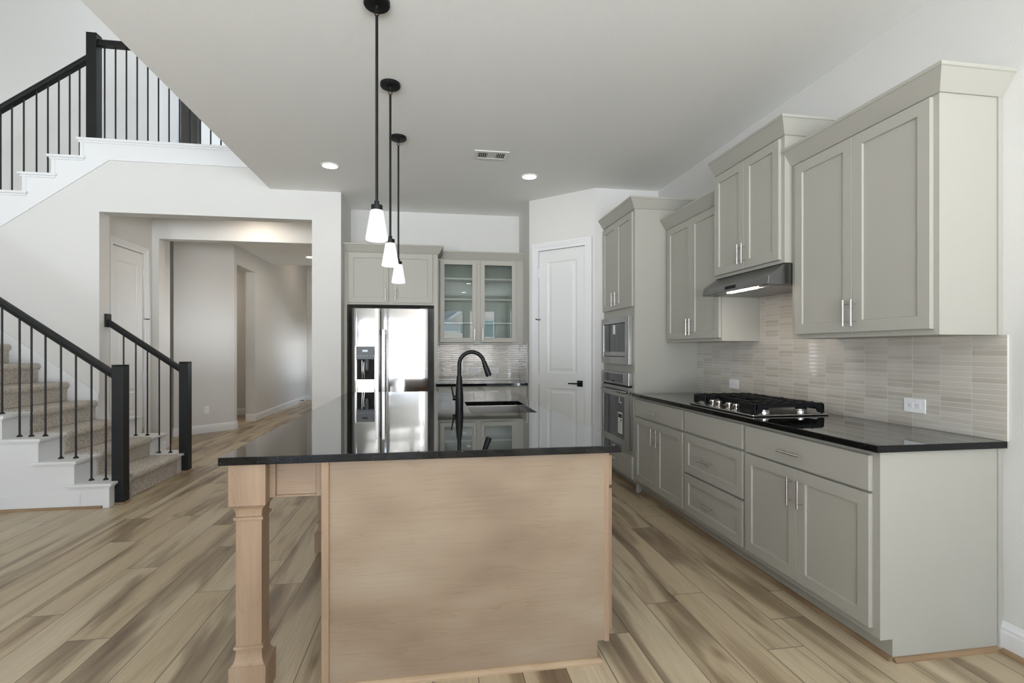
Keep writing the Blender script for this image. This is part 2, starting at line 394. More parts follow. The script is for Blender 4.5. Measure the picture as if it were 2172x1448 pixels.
class MB:
    def __init__(self): self.bm = bmesh.new()
    def v(self, p): return self.bm.verts.new(p)
    def f(self, vs):
        try: return self.bm.faces.new(vs)
        except ValueError: return None
    def box(self, a0, a1, b0, b1, c0, c1, T=ident):
        P = [self.v(T(a, b, c)) for c in (c0, c1) for b in (b0, b1) for a in (a0, a1)]
        for q in ((0, 1, 3, 2), (4, 5, 7, 6), (0, 1, 5, 4), (2, 3, 7, 6), (0, 2, 6, 4), (1, 3, 7, 5)):
            self.f([P[i] for i in q])
        return self
    def prism(self, poly, c0, c1, T=ident):
        """polygon of (a, b) extruded along c"""
        A = [self.v(T(a, b, c0)) for a, b in poly]
        B = [self.v(T(a, b, c1)) for a, b in poly]
        self.f(A); self.f(B)
        n = len(poly)
        for i in range(n):
            j = (i + 1) % n
            self.f([A[i], A[j], B[j], B[i]])
        return self
    def ring(self, R0, c0, R1, c1, T):
        def cs(R, c): return [self.v(T(a, b, c)) for a, b in ((R[0], R[2]), (R[1], R[2]), (R[1], R[3]), (R[0], R[3]))]
        A, B = cs(R0, c0), cs(R1, c1)
        for i in range(4):
            j = (i + 1) % 4
            self.f([A[i], A[j], B[j], B[i]])
    def rect(self, R, c, T):
        self.f([self.v(T(a, b, c)) for a, b in ((R[0], R[2]), (R[1], R[2]), (R[1], R[3]), (R[0], R[3]))])
    def shaker(self, a0, a1, b0, b1, c0, c1, T, rail=0.058, rec=0.009):
        R = (a0, a1, b0, b1); I = (a0 + rail, a1 - rail, b0 + rail, b1 - rail)
        J = (I[0] + 0.003, I[1] - 0.003, I[2] + 0.003, I[3] - 0.003)
        e = 0.0015; R2 = (a0 + e, a1 - e, b0 + e, b1 - e)
        self.rect(R, c0, T); self.ring(R, c0, R, c1 - e, T); self.ring(R, c1 - e, R2, c1, T)
        self.ring(R2, c1, I, c1, T); self.ring(I, c1, J, c1 - rec, T); self.rect(J, c1 - rec, T)
        return self
    def slab(self, a0, a1, b0, b1, c0, c1, T, e=0.002):
        R = (a0, a1, b0, b1); R2 = (a0 + e, a1 - e, b0 + e, b1 - e)
        self.rect(R, c0, T); self.ring(R, c0, R, c1 - e, T); self.ring(R, c1 - e, R2, c1, T); self.rect(R2, c1, T)
        return self
    def hollow(self, R, I, c0, c1, T):
        """rectangular frame (outer R, opening I) from c0 to c1"""
        self.ring(R, c0, I, c0, T); self.ring(R, c1, I, c1, T); self.ring(R, c0, R, c1, T); self.ring(I, c0, I, c1, T)
        return self
    def tube(self, pts, r, seg=12, cap=True):
        """round tube through points; r a number or a list"""
        pts = [Vector(p) for p in pts]
        rs = r if isinstance(r, (list, tuple)) else [r] * len(pts)
        rings = []
        up = None
        for i, p in enumerate(pts):
            d = (pts[min(i + 1, len(pts) - 1)] - pts[max(i - 1, 0)]).normalized()
            if up is None:
                up = Vector((0, 0, 1)) if abs(d.z) < 0.9 else Vector((1, 0, 0))
            s = d.cross(up).normalized(); u = s.cross(d).normalized(); up = u
            rings.append([self.v(p + (s * math.cos(t) + u * math.sin(t)) * rs[i]) for t in [2 * math.pi * k / seg for k in range(seg)]])
        for A, B in zip(rings, rings[1:]):
            for k in range(seg):
                self.f([A[k], A[(k + 1) % seg], B[(k + 1) % seg], B[k]])
        if cap: self.f(rings[0]); self.f(rings[-1])
        return self
    def lathe(self, prof, c, seg=32, cap=True):
        """profile of (radius, z) about the vertical through c"""
        rings = [[self.v((c[0] + r * math.cos(t), c[1] + r * math.sin(t), c[2] + z)) for t in [2 * math.pi * k / seg for k in range(seg)]] for r, z in prof]
        for A, B in zip(rings, rings[1:]):
            for k in range(seg):
                self.f([A[k], A[(k + 1) % seg], B[(k + 1) % seg], B[k]])
        if cap: self.f(rings[0]); self.f(rings[-1])
        return self
    def sq_lathe(self, prof, cx, cy, ex=1.0):
        """square section column: profile of (half width, z)"""
        rings = [[self.v((cx + sx * h, cy + sy * h * ex, z)) for sx, sy in ((-1, -1), (1, -1), (1, 1), (-1, 1))] for h, z in prof]
        for A, B in zip(rings, rings[1:]):
            for k in range(4):
                self.f([A[k], A[(k + 1) % 4], B[(k + 1) % 4], B[k]])
        self.f(rings[0]); self.f(rings[-1])
        return self
    def sweep(self, path, prof, side=1):
        """profile of (outward, z) swept along a horizontal polyline, mitred; side 1 = outward to the left of travel"""
        P = [Vector((p[0], p[1], 0)) for p in path]
        rings = []
        for i, p in enumerate(P):
            ns = []
            if i > 0:
                d = (P[i] - P[i - 1]).normalized(); ns.append(Vector((-d.y, d.x, 0)) * side)
            if i < len(P) - 1:
                d = (P[i + 1] - P[i]).normalized(); ns.append(Vector((-d.y, d.x, 0)) * side)
            if len(ns) == 2:
                b = (ns[0] + ns[1]).normalized(); n = b / max(0.2, b.dot(ns[0]))
            else: n = ns[0]
            rings.append([self.v((p.x + n.x * o, p.y + n.y * o, z)) for o, z in prof])
        k = len(prof)
        for A, B in zip(rings, rings[1:]):
            for i in range(k):
                j = (i + 1) % k
                self.f([A[i], A[j], B[j], B[i]])
        self.f(rings[0]); self.f(rings[-1])
        return self
    def rail(self, p0, p1, prof):
        """profile of (across y, up z) from p0 to p1 in an xz plane, ends cut plumb"""
        A = [self.v((p0[0], p0[1] + a, p0[2] + b)) for a, b in prof]
        B = [self.v((p1[0], p1[1] + a, p1[2] + b)) for a, b in prof]
        n = len(prof)
        self.f(A); self.f(B)
        for i in range(n):
            j = (i + 1) % n
            self.f([A[i], A[j], B[j], B[i]])
        return self
    def build(self, name, m, parent=None, base=None, bevel=0.0, smooth=0.0):
        bm = self.bm
        bmesh.ops.remove_doubles(bm, verts=bm.verts, dist=1e-6)
        bmesh.ops.recalc_face_normals(bm, faces=bm.faces)
        if smooth:
            for f in bm.faces: f.smooth = True
            for e in bm.edges:
                if len(e.link_faces) == 2 and e.calc_face_angle(0) > math.radians(smooth): e.smooth = False
        if parent is None:
            if base is None:
                xs = [v.co for v in bm.verts]
                base = ((min(v.x for v in xs) + max(v.x for v in xs)) / 2, (min(v.y for v in xs) + max(v.y for v in xs)) / 2, min(v.z for v in xs))
        else:
            base = ROOT[parent]
        B = Vector(base)
        for v in bm.verts: v.co -= B
        me = bpy.data.meshes.new(name); bm.to_mesh(me); bm.free()
        me.materials.append(M[m] if isinstance(m, str) else m)
        o = bpy.data.objects.new(name, me); COL.objects.link(o)
        if parent is None: o.location = B
        else: o.parent = parent
        ROOT[o] = tuple(base)
        if bevel:
            md = o.modifiers.new('bevel', 'BEVEL'); md.width = bevel; md.segments = 2; md.limit_method = 'ANGLE'; md.angle_limit = math.radians(40)
        return o

def thing(name, label, cat, loc, group=None):
    o = bpy.data.objects.new(name, None); COL.objects.link(o); o.location = loc
    o.empty_display_size = 0.1
    o['label'] = label; o['category'] = cat
    if group: o['group'] = group
    ROOT[o] = tuple(loc)
    return o

def tag(o, label, cat, group=None):
    o['label'] = label; o['category'] = cat
    if group: o['group'] = group
    return o

def struct(o):
    o['kind'] = 'structure'
    return o

def sroot(name, loc):
    o = bpy.data.objects.new(name, None); COL.objects.link(o); o.location = loc; ROOT[o] = tuple(loc)
    o['kind'] = 'structure'
    return o

def dup(root, loc, label):
    r = root.copy(); COL.objects.link(r); r.location = loc; r['label'] = label
    for ch in list(root.children):
        c = ch.copy(); COL.objects.link(c); c.parent = r
        for g in list(ch.children):
            d = g.copy(); COL.objects.link(d); d.parent = c
    return r

def bar_pull(T, a, b, ln, vert, c0, parent, r=0.0055, so=0.032):
    """bar handle with two posts standing on the plane c0, centre (a, b)"""
    m = MB(); h = ln / 2; q = h - 0.022
    if vert:
        m.tube([T(a, b - h, c0 + so), T(a, b + h, c0 + so)], r, 12)
        for s in (-q, q): m.tube([T(a, b + s, c0), T(a, b + s, c0 + so)], r * 0.75, 10)
    else:
        m.tube([T(a - h, b, c0 + so), T(a + h, b, c0 + so)], r, 12)
        for s in (-q, q): m.tube([T(a + s, b, c0), T(a + s, b, c0 + so)], r * 0.75, 10)
    return m.build('handle', 'nickel', parent, smooth=50)

CROWN = lambda z: [(0, z), (0.008, z), (0.012, z + 0.006), (0.058, z + 0.078), (0.064, z + 0.082), (0.064, z + 0.097), (0, z + 0.097)]
BASEB = [(0, 0), (0.014, 0), (0.014, 0.085), (0.011, 0.094), (0.012, 0.104), (0.006, 0.118), (0.003, 0.128), (0, 0.13)]
SHOE = [(0, 0), (0.018, 0), (0.017, 0.006), (0.013, 0.013), (0.007, 0.018), (0, 0.019)]

# ---------------------------------------------------------------- room shell
XW, YT = 2.465, 5.24        # kitchen wall, wall behind the oven tower
YS = 5.83                   # stair wall face
XNL, XNR, YNB = -0.989, 1.136, 6.53   # nook
XDR, YDR = 1.74, YT         # far end of the diagonal pantry wall

struct(MB().box(XSIDE - 0.3, XW + 0.3, YREAR - 0.3, 14.2, -0.12, 0.0).build('floor', 'floor', base=(0, 0, 0)))
# kitchen ceiling slab, ending at the edge over the two storey room
struct(MB().box(XE, XW + 0.2, YREAR, YS, HC, 3.44).build('ceiling', 'ceil', base=(0, 0, HC)))
struct(MB().box(XNL, XW + 0.2, YS, 6.75, HC, 3.44).build('ceiling', 'ceil', base=(0, YS, HC)))
struct(MB().box(XSIDE - 0.2, XE + 0.15, YREAR - 0.2, 7.3, HT, HT + 0.2).build('ceiling', 'ceil', base=(0, 0, HT)))
# hall ceilings
struct(MB().box(-3.62, -1.0, 6.03, 7.38, HC, 3.25).box(-5.3, -1.0, 7.38, 11.0, HC, 3.25).build('ceiling', 'ceil', base=(-3, 6.1, HC)))
struct(MB().box(-5.3, -1.0, 11.0, 14.2, 3.75, 3.9).build('ceiling', 'ceil', base=(-3, 11, 3.75)))
struct(MB().box(-5.3, -1.0, 10.9, 11.0, 3.25, 3.9).build('wall_hall_drop', 'ceil'))

def wall_with_windows(name, T, a0, a1, z0, z1, wins, c0, c1):
    m = MB()
    cuts = sorted(set([a0, a1] + [w_[0] for w_ in wins] + [w_[1] for w_ in wins]))
    for p, q in zip(cuts, cuts[1:]):
        mid = (p + q) / 2
        hs = sorted([(w_[2], w_[3]) for w_ in wins if w_[0] < mid < w_[1]])
        z = z0
        for lo, hi in hs:
            m.box(p, q, z, lo, c0, c1, T); z = hi
        m.box(p, q, z, z1, c0, c1, T)
    return struct(m.build(name, 'wall'))
wall_with_windows('wall_rear', TN(YREAR), XSIDE - 0.2, XW + 0.2, 0, HT, REAR_W, 0, 0.2)
wall_with_windows('wall_left', TR(XSIDE), YREAR, 7.3, 0, HT, SIDE_W, 0, 0.2)
wn = 0
for (a, b, c, d) in REAR_W:
    wn += 1
    r = sroot('window_%d' % wn, ((a + b) / 2, YREAR - 0.1, c))
    T = TN(YREAR)
    m = MB().hollow((a, b, c, d), (a + 0.05, b - 0.05, c + 0.05, d - 0.05), 0.04, 0.12, T)
    if c < 0.1: m.box(a + 0.05, b - 0.05, 1.68, 1.76, 0.04, 0.12, T).box(a + 0.05, b - 0.05, 0.9, 0.96, 0.04, 0.12, T)  # unseen bars, added to break up the refrigerator's reflection
    m.build('window_frame', 'white', r)
for (a, b, c, d) in SIDE_W:
    wn += 1
    r = sroot('window_%d' % wn, (XSIDE - 0.1, (a + b) / 2, c))
    MB().hollow((a, b, c, d), (a + 0.05, b - 0.05, c + 0.05, d - 0.05), 0.04, 0.12, TR(XSIDE)).build('window_frame', 'white', r)
wall_with_windows('wall_right', TI(XW), YREAR, YT + 0.2, 0, HC, RIGHT_ADDED_W, 0, 0.2)
for (a, b, c, d) in RIGHT_ADDED_W:
    wn += 1
    r = sroot('window_%d' % wn, (XW + 0.1, (a + b) / 2, c))  # frame of the unseen opening added for ceiling light
    MB().hollow((a, b, c, d), (a + 0.05, b - 0.05, c + 0.05, d - 0.05), 0.04, 0.12, TI(XW)).build('window_frame', 'white', r)
struct(MB().box(XE, XE + 0.15, YREAR, YS, 3.44, HT).build('wall_upper_right', 'wall'))
# wall behind the oven tower, diagonal pantry wall, nook walls
struct(MB().box(XDR, XW + 0.2, YT, YT + 0.12, 0, HC).build('wall_oven', 'wall'))
DG = (Vector((XDR, YDR, 0)) - Vector((XNR, YS, 0))); DL = DG.length; DU = DG.normalized(); DN = Vector((-DU.y, DU.x, 0)) * -1
if DN.y > 0: DN = -DN
def TD(a, b, c): return (XNR + DU.x * a + DN.x * c, YS + DU.y * a + DN.y * c, b)
def at_diag(u):
    """distance along the pantry wall seen at photo column u"""
    k = (u - 1086.0) / 1072.0
    c, s = math.cos(TH), math.sin(TH)
    dx, dy = k * c + s, -k * s + c
    den = dx * DU.y - dy * DU.x
    return (XNR * -dy + YS * dx) / -den
D0, D1 = at_diag(1142.4), at_diag(1241.2)
DTOP = 2.452
struct(MB().box(0, D0, 0, HC, -0.12, 0, TD).box(D1, DL, 0, HC, -0.12, 0, TD).box(D0, D1, DTOP, HC, -0.12, 0, TD).build('wall_pantry', 'wall'))
struct(MB().box(XNR, XNR + 0.1, YS, YNB + 0.1, 0, HC).build('wall_nook_right', 'wall'))
struct(MB().box(XNL - 0.12, XNR + 0.1, YNB, YNB + 0.12, 0, HC).build('wall_nook_back', 'wall'))
# stair wall with the hall opening, stepped top under the upper flight
OX0, OX1, OZ = -3.39, -1.296, 2.737
RU = [-3.56 - 0.26 * k for k in range(9)]       # risers of the upper flight, from the top down
ZU = [3.488 - 0.1925 * k for k in range(10)]    # levels
m = MB().box(OX1, XNL, YS, YS + 0.17, 0, HC + 0.3).box(OX0, OX1, YS, YS + 0.17, OZ, HC + 0.3)
m.box(OX0, XE, YS, YS + 0.17, HC + 0.3, ZU[0] - 0.028)
m.box(RU[0], OX0, YS, YS + 0.17, 0, ZU[0] - 0.028)
for k in range(8):
    m.box(RU[k + 1], RU[k], YS, YS + 0.17, 0, ZU[k + 1] - 0.028)
m.box(XSIDE, RU[8], YS, YS + 0.17, 0, ZU[9] - 0.028)
struct(m.build('wall_stair', 'wall'))
struct(MB().box(XNL - 0.13, XNL, YS + 0.17, YNB + 0.12, 0, HC).build('wall_nook_left', 'wall'))
# stairwell back wall and the upper storey wall with a dark doorway
YB = 7.25
UD0, UD1 = -3.31, -3.02
struct(MB().box(XSIDE, -3.63, YB, YB + 0.12, 1.3, HT).box(-3.63, UD0, YB, YB + 0.12, 3.3, HT).box(UD1, 0.5, YB, YB + 0.12, 3.3, HT).box(UD0, UD1, YB, YB + 0.12, 5.6, HT).build('wall_upper_back', 'wall'))
struct(MB().box(UD0 - 0.3, UD1 + 0.3, YB + 1.3, YB + 1.4, 3.4, HT).box(UD0 - 0.35, UD0 - 0.3, YB + 0.12, YB + 1.4, 3.4, HT).box(UD1 + 0.3, UD1 + 0.35, YB + 0.12, YB + 1.4, 3.4, HT).box(UD0 - 0.35, UD1 + 0.35, YB + 0.12, YB + 1.4, HT, HT + 0.1).build('wall_upper_room', 'wall'))
struct(MB().box(RU[0], 0.5, YS + 0.17, YB + 1.4, 3.26, 3.46).build('floor_upper', 'wall', base=(RU[0], YS, 3.26)))
struct(MB().box(0.4, 0.5, YS, YB, 3.46, HT).build('wall_upper_end', 'wall'))
struct(MB().box(XE, 0.5, YS, YB + 0.2, HT, HT + 0.2).build('ceiling_upper', 'ceil'))
# hall beyond the opening
HX, HY = -3.5, 7.05
HD0, HD1, HDT = 6.24, 6.87, 2.49      # under-stair door along y
struct(MB().box(HX - 0.12, HX, YS + 0.17, HD0, 0, HC).box(HX - 0.12, HX, HD1, HY + 0.15, 0, HC).box(HX - 0.12, HX, HD0, HD1, HDT, HC).build('wall_hall_left', 'wall'))
struct(MB().box(HX, -3.42, HY, HY + 0.15, 0, HC).box(-3.42, -1.29, HY, HY + 0.15, 2.722, HC).build('wall_hall_header', 'wall'))
wall_with_windows('wall_hall_right', TI(XHALL), YS + 0.2, 13.87, 0, 3.75, HALL_ADDED_W, 0, 0.14)
struct(MB().box(-5.2, -3.4, 9.3, 9.4, 0, HC).box(-5.3, -5.2, 7.38, 9.4, 0, HC).box(-5.2, HX, 7.38, 7.5, 0, HC).box(HX - 0.12, HX, HY + 0.15, 7.38, 0, HC).build('wall_hall_recess', 'wall'))
m = MB()
m.prism([(-3.83, 8.311), (-3.21, 8.95), (-3.29, 9.03), (-3.91, 8.391)], 0, HC)
m.box(-3.37, -3.21, 8.95, 9.065, 0, HC).box(-3.37, -3.21, 9.065, 9.945, 2.735, HC).box(-3.37, -3.21, 9.945, 13.87, 0, 3.75)
m.box(-5.0, -3.37, 10.9, 11.0, 0, HC).box(-5.0, -4.9, 9.4, 10.9, 0, HC)
struct(m.build('wall_hall_far', 'wall'))
struct(MB().box(-3.37, -1.15, 13.87, 14.0, 0, 3.75).build('wall_hall_end', 'wall'))

# baseboards
def bboard(name, path, side):
    return struct(MB().sweep(path, BASEB, side).build('baseboard_' + name, 'white'))
bboard('right', [(XW, RIGHT_ADDED_W[-1][1] + 0.05), (XW, 1.848)], 1)
struct(MB().sweep([(XW - 0.014, RIGHT_ADDED_W[-1][1] + 0.05), (XW - 0.014, 1.83)], SHOE, 1).build('trim_1', 'oak'))
bboard('hall_header', [(HX, HY), (-3.42, HY), (-3.42, HY + 0.15)], -1)
bboard('hall_diagonal', [(-3.91, 8.391), (-3.83, 8.311), (-3.21, 8.95), (-3.21, 9.065), (-3.37, 9.065)], -1)
bboard('hall_far', [(-3.37, 9.945), (-3.21, 9.945), (-3.21, 13.87)], -1)
bboard('hall_closet', [(-4.9, 10.9), (-3.38, 10.9)], -1)
bboard('hall_end', [(-3.2, 13.87), (-1.29, 13.87)], -1)
bboard('opening', [(OX1, YS + 0.17), (OX1, YS), (XNL, YS), (XNL, 5.99)], -1)

# ---------------------------------------------------------------- doors
def panel_door(T, a0, a1, b0, b1, panels, c0, c1, parent, name='door_slab'):
    m = MB(); R = (a0, a1, b0, b1)
    m.rect(R, c0, T); m.ring(R, c0, R, c1, T)
    pa0, pa1 = panels[0][0], panels[0][1]
    m.rect((a0, pa0, b0, b1), c1, T); m.rect((pa1, a1, b0, b1), c1, T)
    z = b0
    for (x0, x1, z0, z1) in sorted(panels, key=lambda q: q[2]):
        m.rect((pa0, pa1, z, z0), c1, T); z = z1
        P0 = (x0, x1, z0, z1)
        def ins(P, d): return (P[0] + d, P[1] - d, P[2] + d, P[3] - d)
        P1, P2, P3 = ins(P0, 0.014), ins(P0, 0.034), ins(P0, 0.056)
        m.ring(P0, c1, P1, c1 - 0.008, T); m.ring(P1, c1 - 0.008, P2, c1 - 0.008, T); m.ring(P2, c1 - 0.008, P3, c1 - 0.002, T); m.rect(P3, c1 - 0.002, T)
    m.rect((pa0, pa1, z, b1), c1, T)
    return m.build(name, 'door', parent)

def casing(T, a0, a1, top, parent, w_=0.07):
    m = MB()
    def leg(x0, x1, inner):
        s = 1 if inner > 0 else -1
        m.box(x0, x1, 0, top + w_, 0.0005, 0.012, T)
    for (p, q) in ((0, w_), (w_ * 0.12, w_ * 0.5), (w_ * 0.2, w_ * 0.36)):
        pass
    lv = [(0.0, 1.0, 0.011), (0.45, 1.0, 0.017), (0.72, 0.95, 0.022)]
    for f0, f1, th in lv:
        m.box(a0 - w_ * f1, a0 - w_ * f0, 0, top + w_ * f1, 0.0005, th, T)
        m.box(a1 + w_ * f0, a1 + w_ * f1, 0, top + w_ * f1, 0.0005, th, T)
        m.box(a0 - w_ * f0, a1 + w_ * f0, top + w_ * f0, top + w_ * f1, 0.0005, th, T)
    return m.build('door_casing', 'white', parent)

# pantry door
pd = sroot('door_1', TD((D0 + D1) / 2, 0, 0))
cw = min(D0 - at_diag(1129.2), 0.085)
casing(TD, D0, D1, DTOP, pd, cw)
g = 0.004
pa0, pa1 = at_diag(1160.0), at_diag(1222.5)
slab = panel_door(TD, D0 + g, D1 - g, 0.008, DTOP - g, [(pa0, pa1, 0.17, 0.875), (pa0, pa1, 1.045, 2.315)], -0.05, -0.012, pd)
hp = at_diag(1229.3)
MB().box(hp - 0.033, hp + 0.033, 0.905, 0.971, -0.012, -0.003, TD).box(hp - 0.012, hp + 0.012, 0.926, 0.950, -0.003, 0.035, TD).box(hp - 0.125, hp + 0.012, 0.931, 0.945, 0.024, 0.038, TD).build('door_handle', 'mblack', slab, bevel=0.0015)
for hz in (0.3, 0.97, 2.2):
    MB().tube([TD(D0 + 0.002, hz - 0.05, -0.006), TD(D0 + 0.002, hz + 0.05, -0.006)], 0.007, 10).build('hinge', 'white', pd, smooth=50)
MB().tube([TD(D0 + 0.002, 1.655, 0.0), TD(D0 - 0.02, 1.668, 0.035)], 0.006, 8).tube([TD(D0 + 0.002, 1.655, 0.0), TD(D0 + 0.03, 1.66, 0.02)], 0.006, 8).build('door_stop', 'mblack', pd, smooth=50)
MB().box(D0 - 0.02, D1 + 0.02, 0, DTOP, -0.115, -0.10, TD).build('door_backing', 'door', pd)
# hall door under the stairs
hd = sroot('door_2', (HX, (HD0 + HD1) / 2, 0))
TH_ = TI(HX)
casing(TH_, HD0, HD1, HDT, hd, 0.075)
slab2 = panel_door(TH_, HD0 + g, HD1 - g, 0.008, HDT - g, [(HD0 + 0.12, HD1 - 0.12, 0.17, 0.62), (HD0 + 0.12, HD1 - 0.12, 0.80, 2.33)], -0.05, -0.012, hd)
for hz in (0.3, 1.0, 1.62, 2.25):
    MB().tube([TH_(HD1 - 0.002, hz - 0.05, -0.004), TH_(HD1 - 0.002, hz + 0.05, -0.004)], 0.007, 10).build('hinge', 'nickel' if hz == 0.3 else 'white', hd, smooth=50)
MB().tube([TH_(HD1, 1.69, 0.0), TH_(HD1 + 0.03, 1.69, 0.05)], 0.006, 8).build('door_stop', 'mblack', hd, smooth=50)
MB().box(HD0 - 0.02, HD1 + 0.02, 0, HDT, -0.115, -0.10, TH_).build('door_backing', 'door', hd)

# ---------------------------------------------------------------- lower stairs
R0, RUN, RIS = -2.647, 0.2595, 0.192
def rx(k): return R0 - RUN * (k - 1)            # riser of step k (k from 1)
def tz(k): return 0.011 + RIS * k               # level of tread k
YN0, YN1, YF0, YF1 = 4.68, 4.965, 5.795, 6.09
NST = 8
XNW = -2.674            # back of the newel posts
st = thing('staircase', 'lower flight of white stairs with taupe carpet runner, rising beside the hall opening', 'stairs', (-3.6, 5.3, 0))
m = MB()
m.box(rx(2), XNW, YN0, YN1, 0, tz(1) - 0.022).box(XNW, rx(1), YN0, 4.752, 0, tz(1) - 0.022)
for k in range(2, NST + 1):
    m.box(rx(k + 1), rx(k), YN0, YN1, 0, tz(k) - 0.022)
m.box(rx(1) - 0.045, rx(1) + 0.004, YN0 - 0.006, YN0, 0.0, tz(1) - 0.022)
m.box(XSIDE + 0.2, rx(NST + 1), YN0, YS, 0, tz(NST + 1) - 0.022)
m.build('stringer_panel', 'white', st)
m = MB()
m.box(rx(2), XNW, YF0, YF1, 0, tz(1) - 0.022).box(XNW, rx(1), YF0, 5.91, 0, tz(1) - 0.022)
m.box(rx(3), rx(2), YF0, YF1, 0, tz(2) - 0.022)
m.box(OX0 + 0.001, rx(3), YF0, YF1, 0, tz(3) - 0.022)
m.build('stringer_panel', 'white', st)
for k in range(1, NST + 1):
    z = tz(k)
    m = MB().box(rx(k + 1) - 0.045, rx(k) + 0.028, YN0 - 0.026, YN0, z - 0.022, z)
    if k == 1: m.box(rx(2), XNW, YN0, YN1 + 0.004, z - 0.022, z).box(XNW, rx(1) + 0.028, YN0, 4.75, z - 0.022, z)
    else: m.box(rx(k + 1), rx(k) + 0.028, YN0, YN1 + 0.004, z - 0.022, z)
    m.box(rx(k + 1) - 0.03, rx(k) + 0.012, YN0 - 0.012, YN0, z - 0.038, z - 0.022).box(rx(k), rx(k) + 0.012, YN0, 4.75 if k == 1 else YN1, z - 0.038, z - 0.022)
    m.build('tread_cap', 'white', st, bevel=0.003)
for k in range(1, 4):
    z = tz(k); xl = max(rx(k + 1), OX0 + 0.001)
    if k == 1: m = MB().box(xl, XNW, YF0 - 0.004, YF1 + 0.026, z - 0.022, z).box(XNW, rx(k) + 0.028, YF0 - 0.004, 5.908, z - 0.022, z)
    else: m = MB().box(xl, rx(k) + 0.028, YF0 - 0.004, YF1 + 0.026, z - 0.022, z).box(xl, rx(k) + 0.012, YF0, YF1 + 0.012, z - 0.038, z - 0.022)
    m.build('tread_cap', 'white', st, bevel=0.003)
for k in range(1, NST + 2):
    x0, zt, zb = rx(k), tz(k) + 0.012, tz(k - 1) + (0.012 if k > 1 else -0.011)
    y1 = YF0 if k <= 3 else YS - 0.016
    xb = rx(k + 1) - 0.04 if k <= NST else XSIDE + 0.3
    poly = [(xb, zb), (x0 + 0.012, zb), (x0 + 0.012, zt - 0.075)]
    for t in range(0, 11):
        a = -math.pi / 2 * 0.75 + (math.pi * 0.875) * t / 10
        poly.append((x0 + 0.012 + 0.028 * math.cos(a) - 0.004, zt - 0.034 + 0.034 * math.sin(a)))
    poly += [(x0 - 0.02, zt), (xb, zt)]
    MB().prism(poly, YN1 + 0.001, y1, lambda a, b, c: (a, c, b)).build('carpet_step', 'carpet', st, bevel=0.006, smooth=40)
# wall skirt beside the carpet
sl = RIS / RUN
m = MB().prism([(OX0, 0.5), (OX0, 0.862), (rx(9), 0.862 + sl * (OX0 - rx(9))), (rx(9), 0.5 + sl * (OX0 - rx(9)))], YS - 0.015, YS - 0.0005, lambda a, b, c: (a, c, b))
m.box(OX0 - 0.001, OX0 + 0.0, YS - 0.015, YS - 0.0005, 0.5, 0.862)
m.build('skirt_board', 'white', st)
MB().box(XSIDE + 0.3, -2.86, YN0 - 0.006, YN0, 0.02, 0.125).build('base_trim', 'white', st, bevel=0.002)
MB().sweep([(XSIDE + 0.3, YN0), (rx(1) - 0.05, YN0)], [(0, 0), (0.016, 0), (0.016, 0.008), (0.006, 0.018), (0, 0.019)], -1).build('shoe_molding', 'oak', st)

HR = [(-0.033, 0.0), (-0.036, 0.018), (-0.028, 0.028), (-0.031, 0.045), (-0.024, 0.062), (0.0, 0.069), (0.024, 0.062), (0.031, 0.045), (0.028, 0.028), (0.036, 0.018), (0.033, 0.0)]
def newel(parent, x, y, z0, z1, h=0.045, shoe=True):
    o = MB().box(x - h, x + h, y - h, y + h, z0, z1 - 0.012).box(x - h + 0.003, x + h - 0.003, y - h + 0.003, y + h - 0.003, z1 - 0.012, z1 - 0.008).box(x - h - 0.0015, x + h + 0.0015, y - h - 0.0015, y + h + 0.0015, z1 - 0.008, z1).build('newel_post', 'black', parent, bevel=0.0025)
    if shoe:
        MB().sweep([(x - h, y - h), (x + h, y - h), (x + h, y + h)], [(0, 0), (0.014, 0), (0.013, 0.009), (0.006, 0.016), (0, 0.017)], -1).build('shoe_molding', 'oak', o)
    return o
def baluster(parent, x, y, z0, z1, r=0.0075):
    o = MB().tube([(x, y, z0), (x, y, z1)], r, 8).build('baluster', 'iron', parent, smooth=50)
    MB().lathe([(0.020, 0), (0.020, 0.006), (0.012, 0.014), (0.009, 0.018)], (x, y, z0), 14).build('baluster_shoe', 'iron', o, smooth=40)
    return o

def tread_z(x):
    for k in range(1, NST + 2):
        if rx(k + 1) < x <= rx(k) + 0.03: z = tz(k)
    return z
YR = 4.80
rl = thing('stair_railing', 'black railing with iron balusters along the open side of the lower stairs', 'stair railing', (-3.3, YR, 0))
newel(rl, -2.628, YR, 0.0, 1.183)
def zr(x): return 1.081 + (-2.695 - x) * 0.718
MB().rail((-2.672, YR, zr(-2.672)), (-4.75, YR, zr(-4.75)), HR).build('handrail', 'black', rl, smooth=45)
for x in [-2.772, -2.883, -3.002, -3.115, -3.232, -3.336, -3.424, -3.553, -3.66, -3.765, -3.87, -3.975, -4.08, -4.19, -4.3, -4.41, -4.52, -4.63]:
    zz = max(tz(k) for k in range(1, NST + 2) if x <= rx(k) + 0.0)
    x *= 0.9885
    baluster(rl, x, YR, zz, zr(x) + 0.01)
YR2 = 5.955
rf = thing('stair_railing', 'short black railing fixed to the hall opening jamb and its own newel', 'stair railing', (-3.0, YR2, 0))
newel(rf, -2.628, YR2, 0.0, 1.182)
def zr2(x): return 1.083 + (-2.69 - x) * 0.712
MB().rail((-2.672, YR2, zr2(-2.672)), (OX0 + 0.02, YR2, zr2(OX0 + 0.02)), HR).build('handrail', 'black', rf, smooth=45)
MB().box(OX0 + 0.001, OX0 + 0.02, YR2 - 0.045, YR2 + 0.045, 1.55, 1.69).build('wall_rosette', 'black', rf, bevel=0.004)
for x in [-2.775, -2.885, -3.0, -3.113, -3.23]:
    baluster(rf, x, YR2, max(tz(k) for k in (1, 2, 3) if x <= rx(k)), zr2(x) + 0.01)

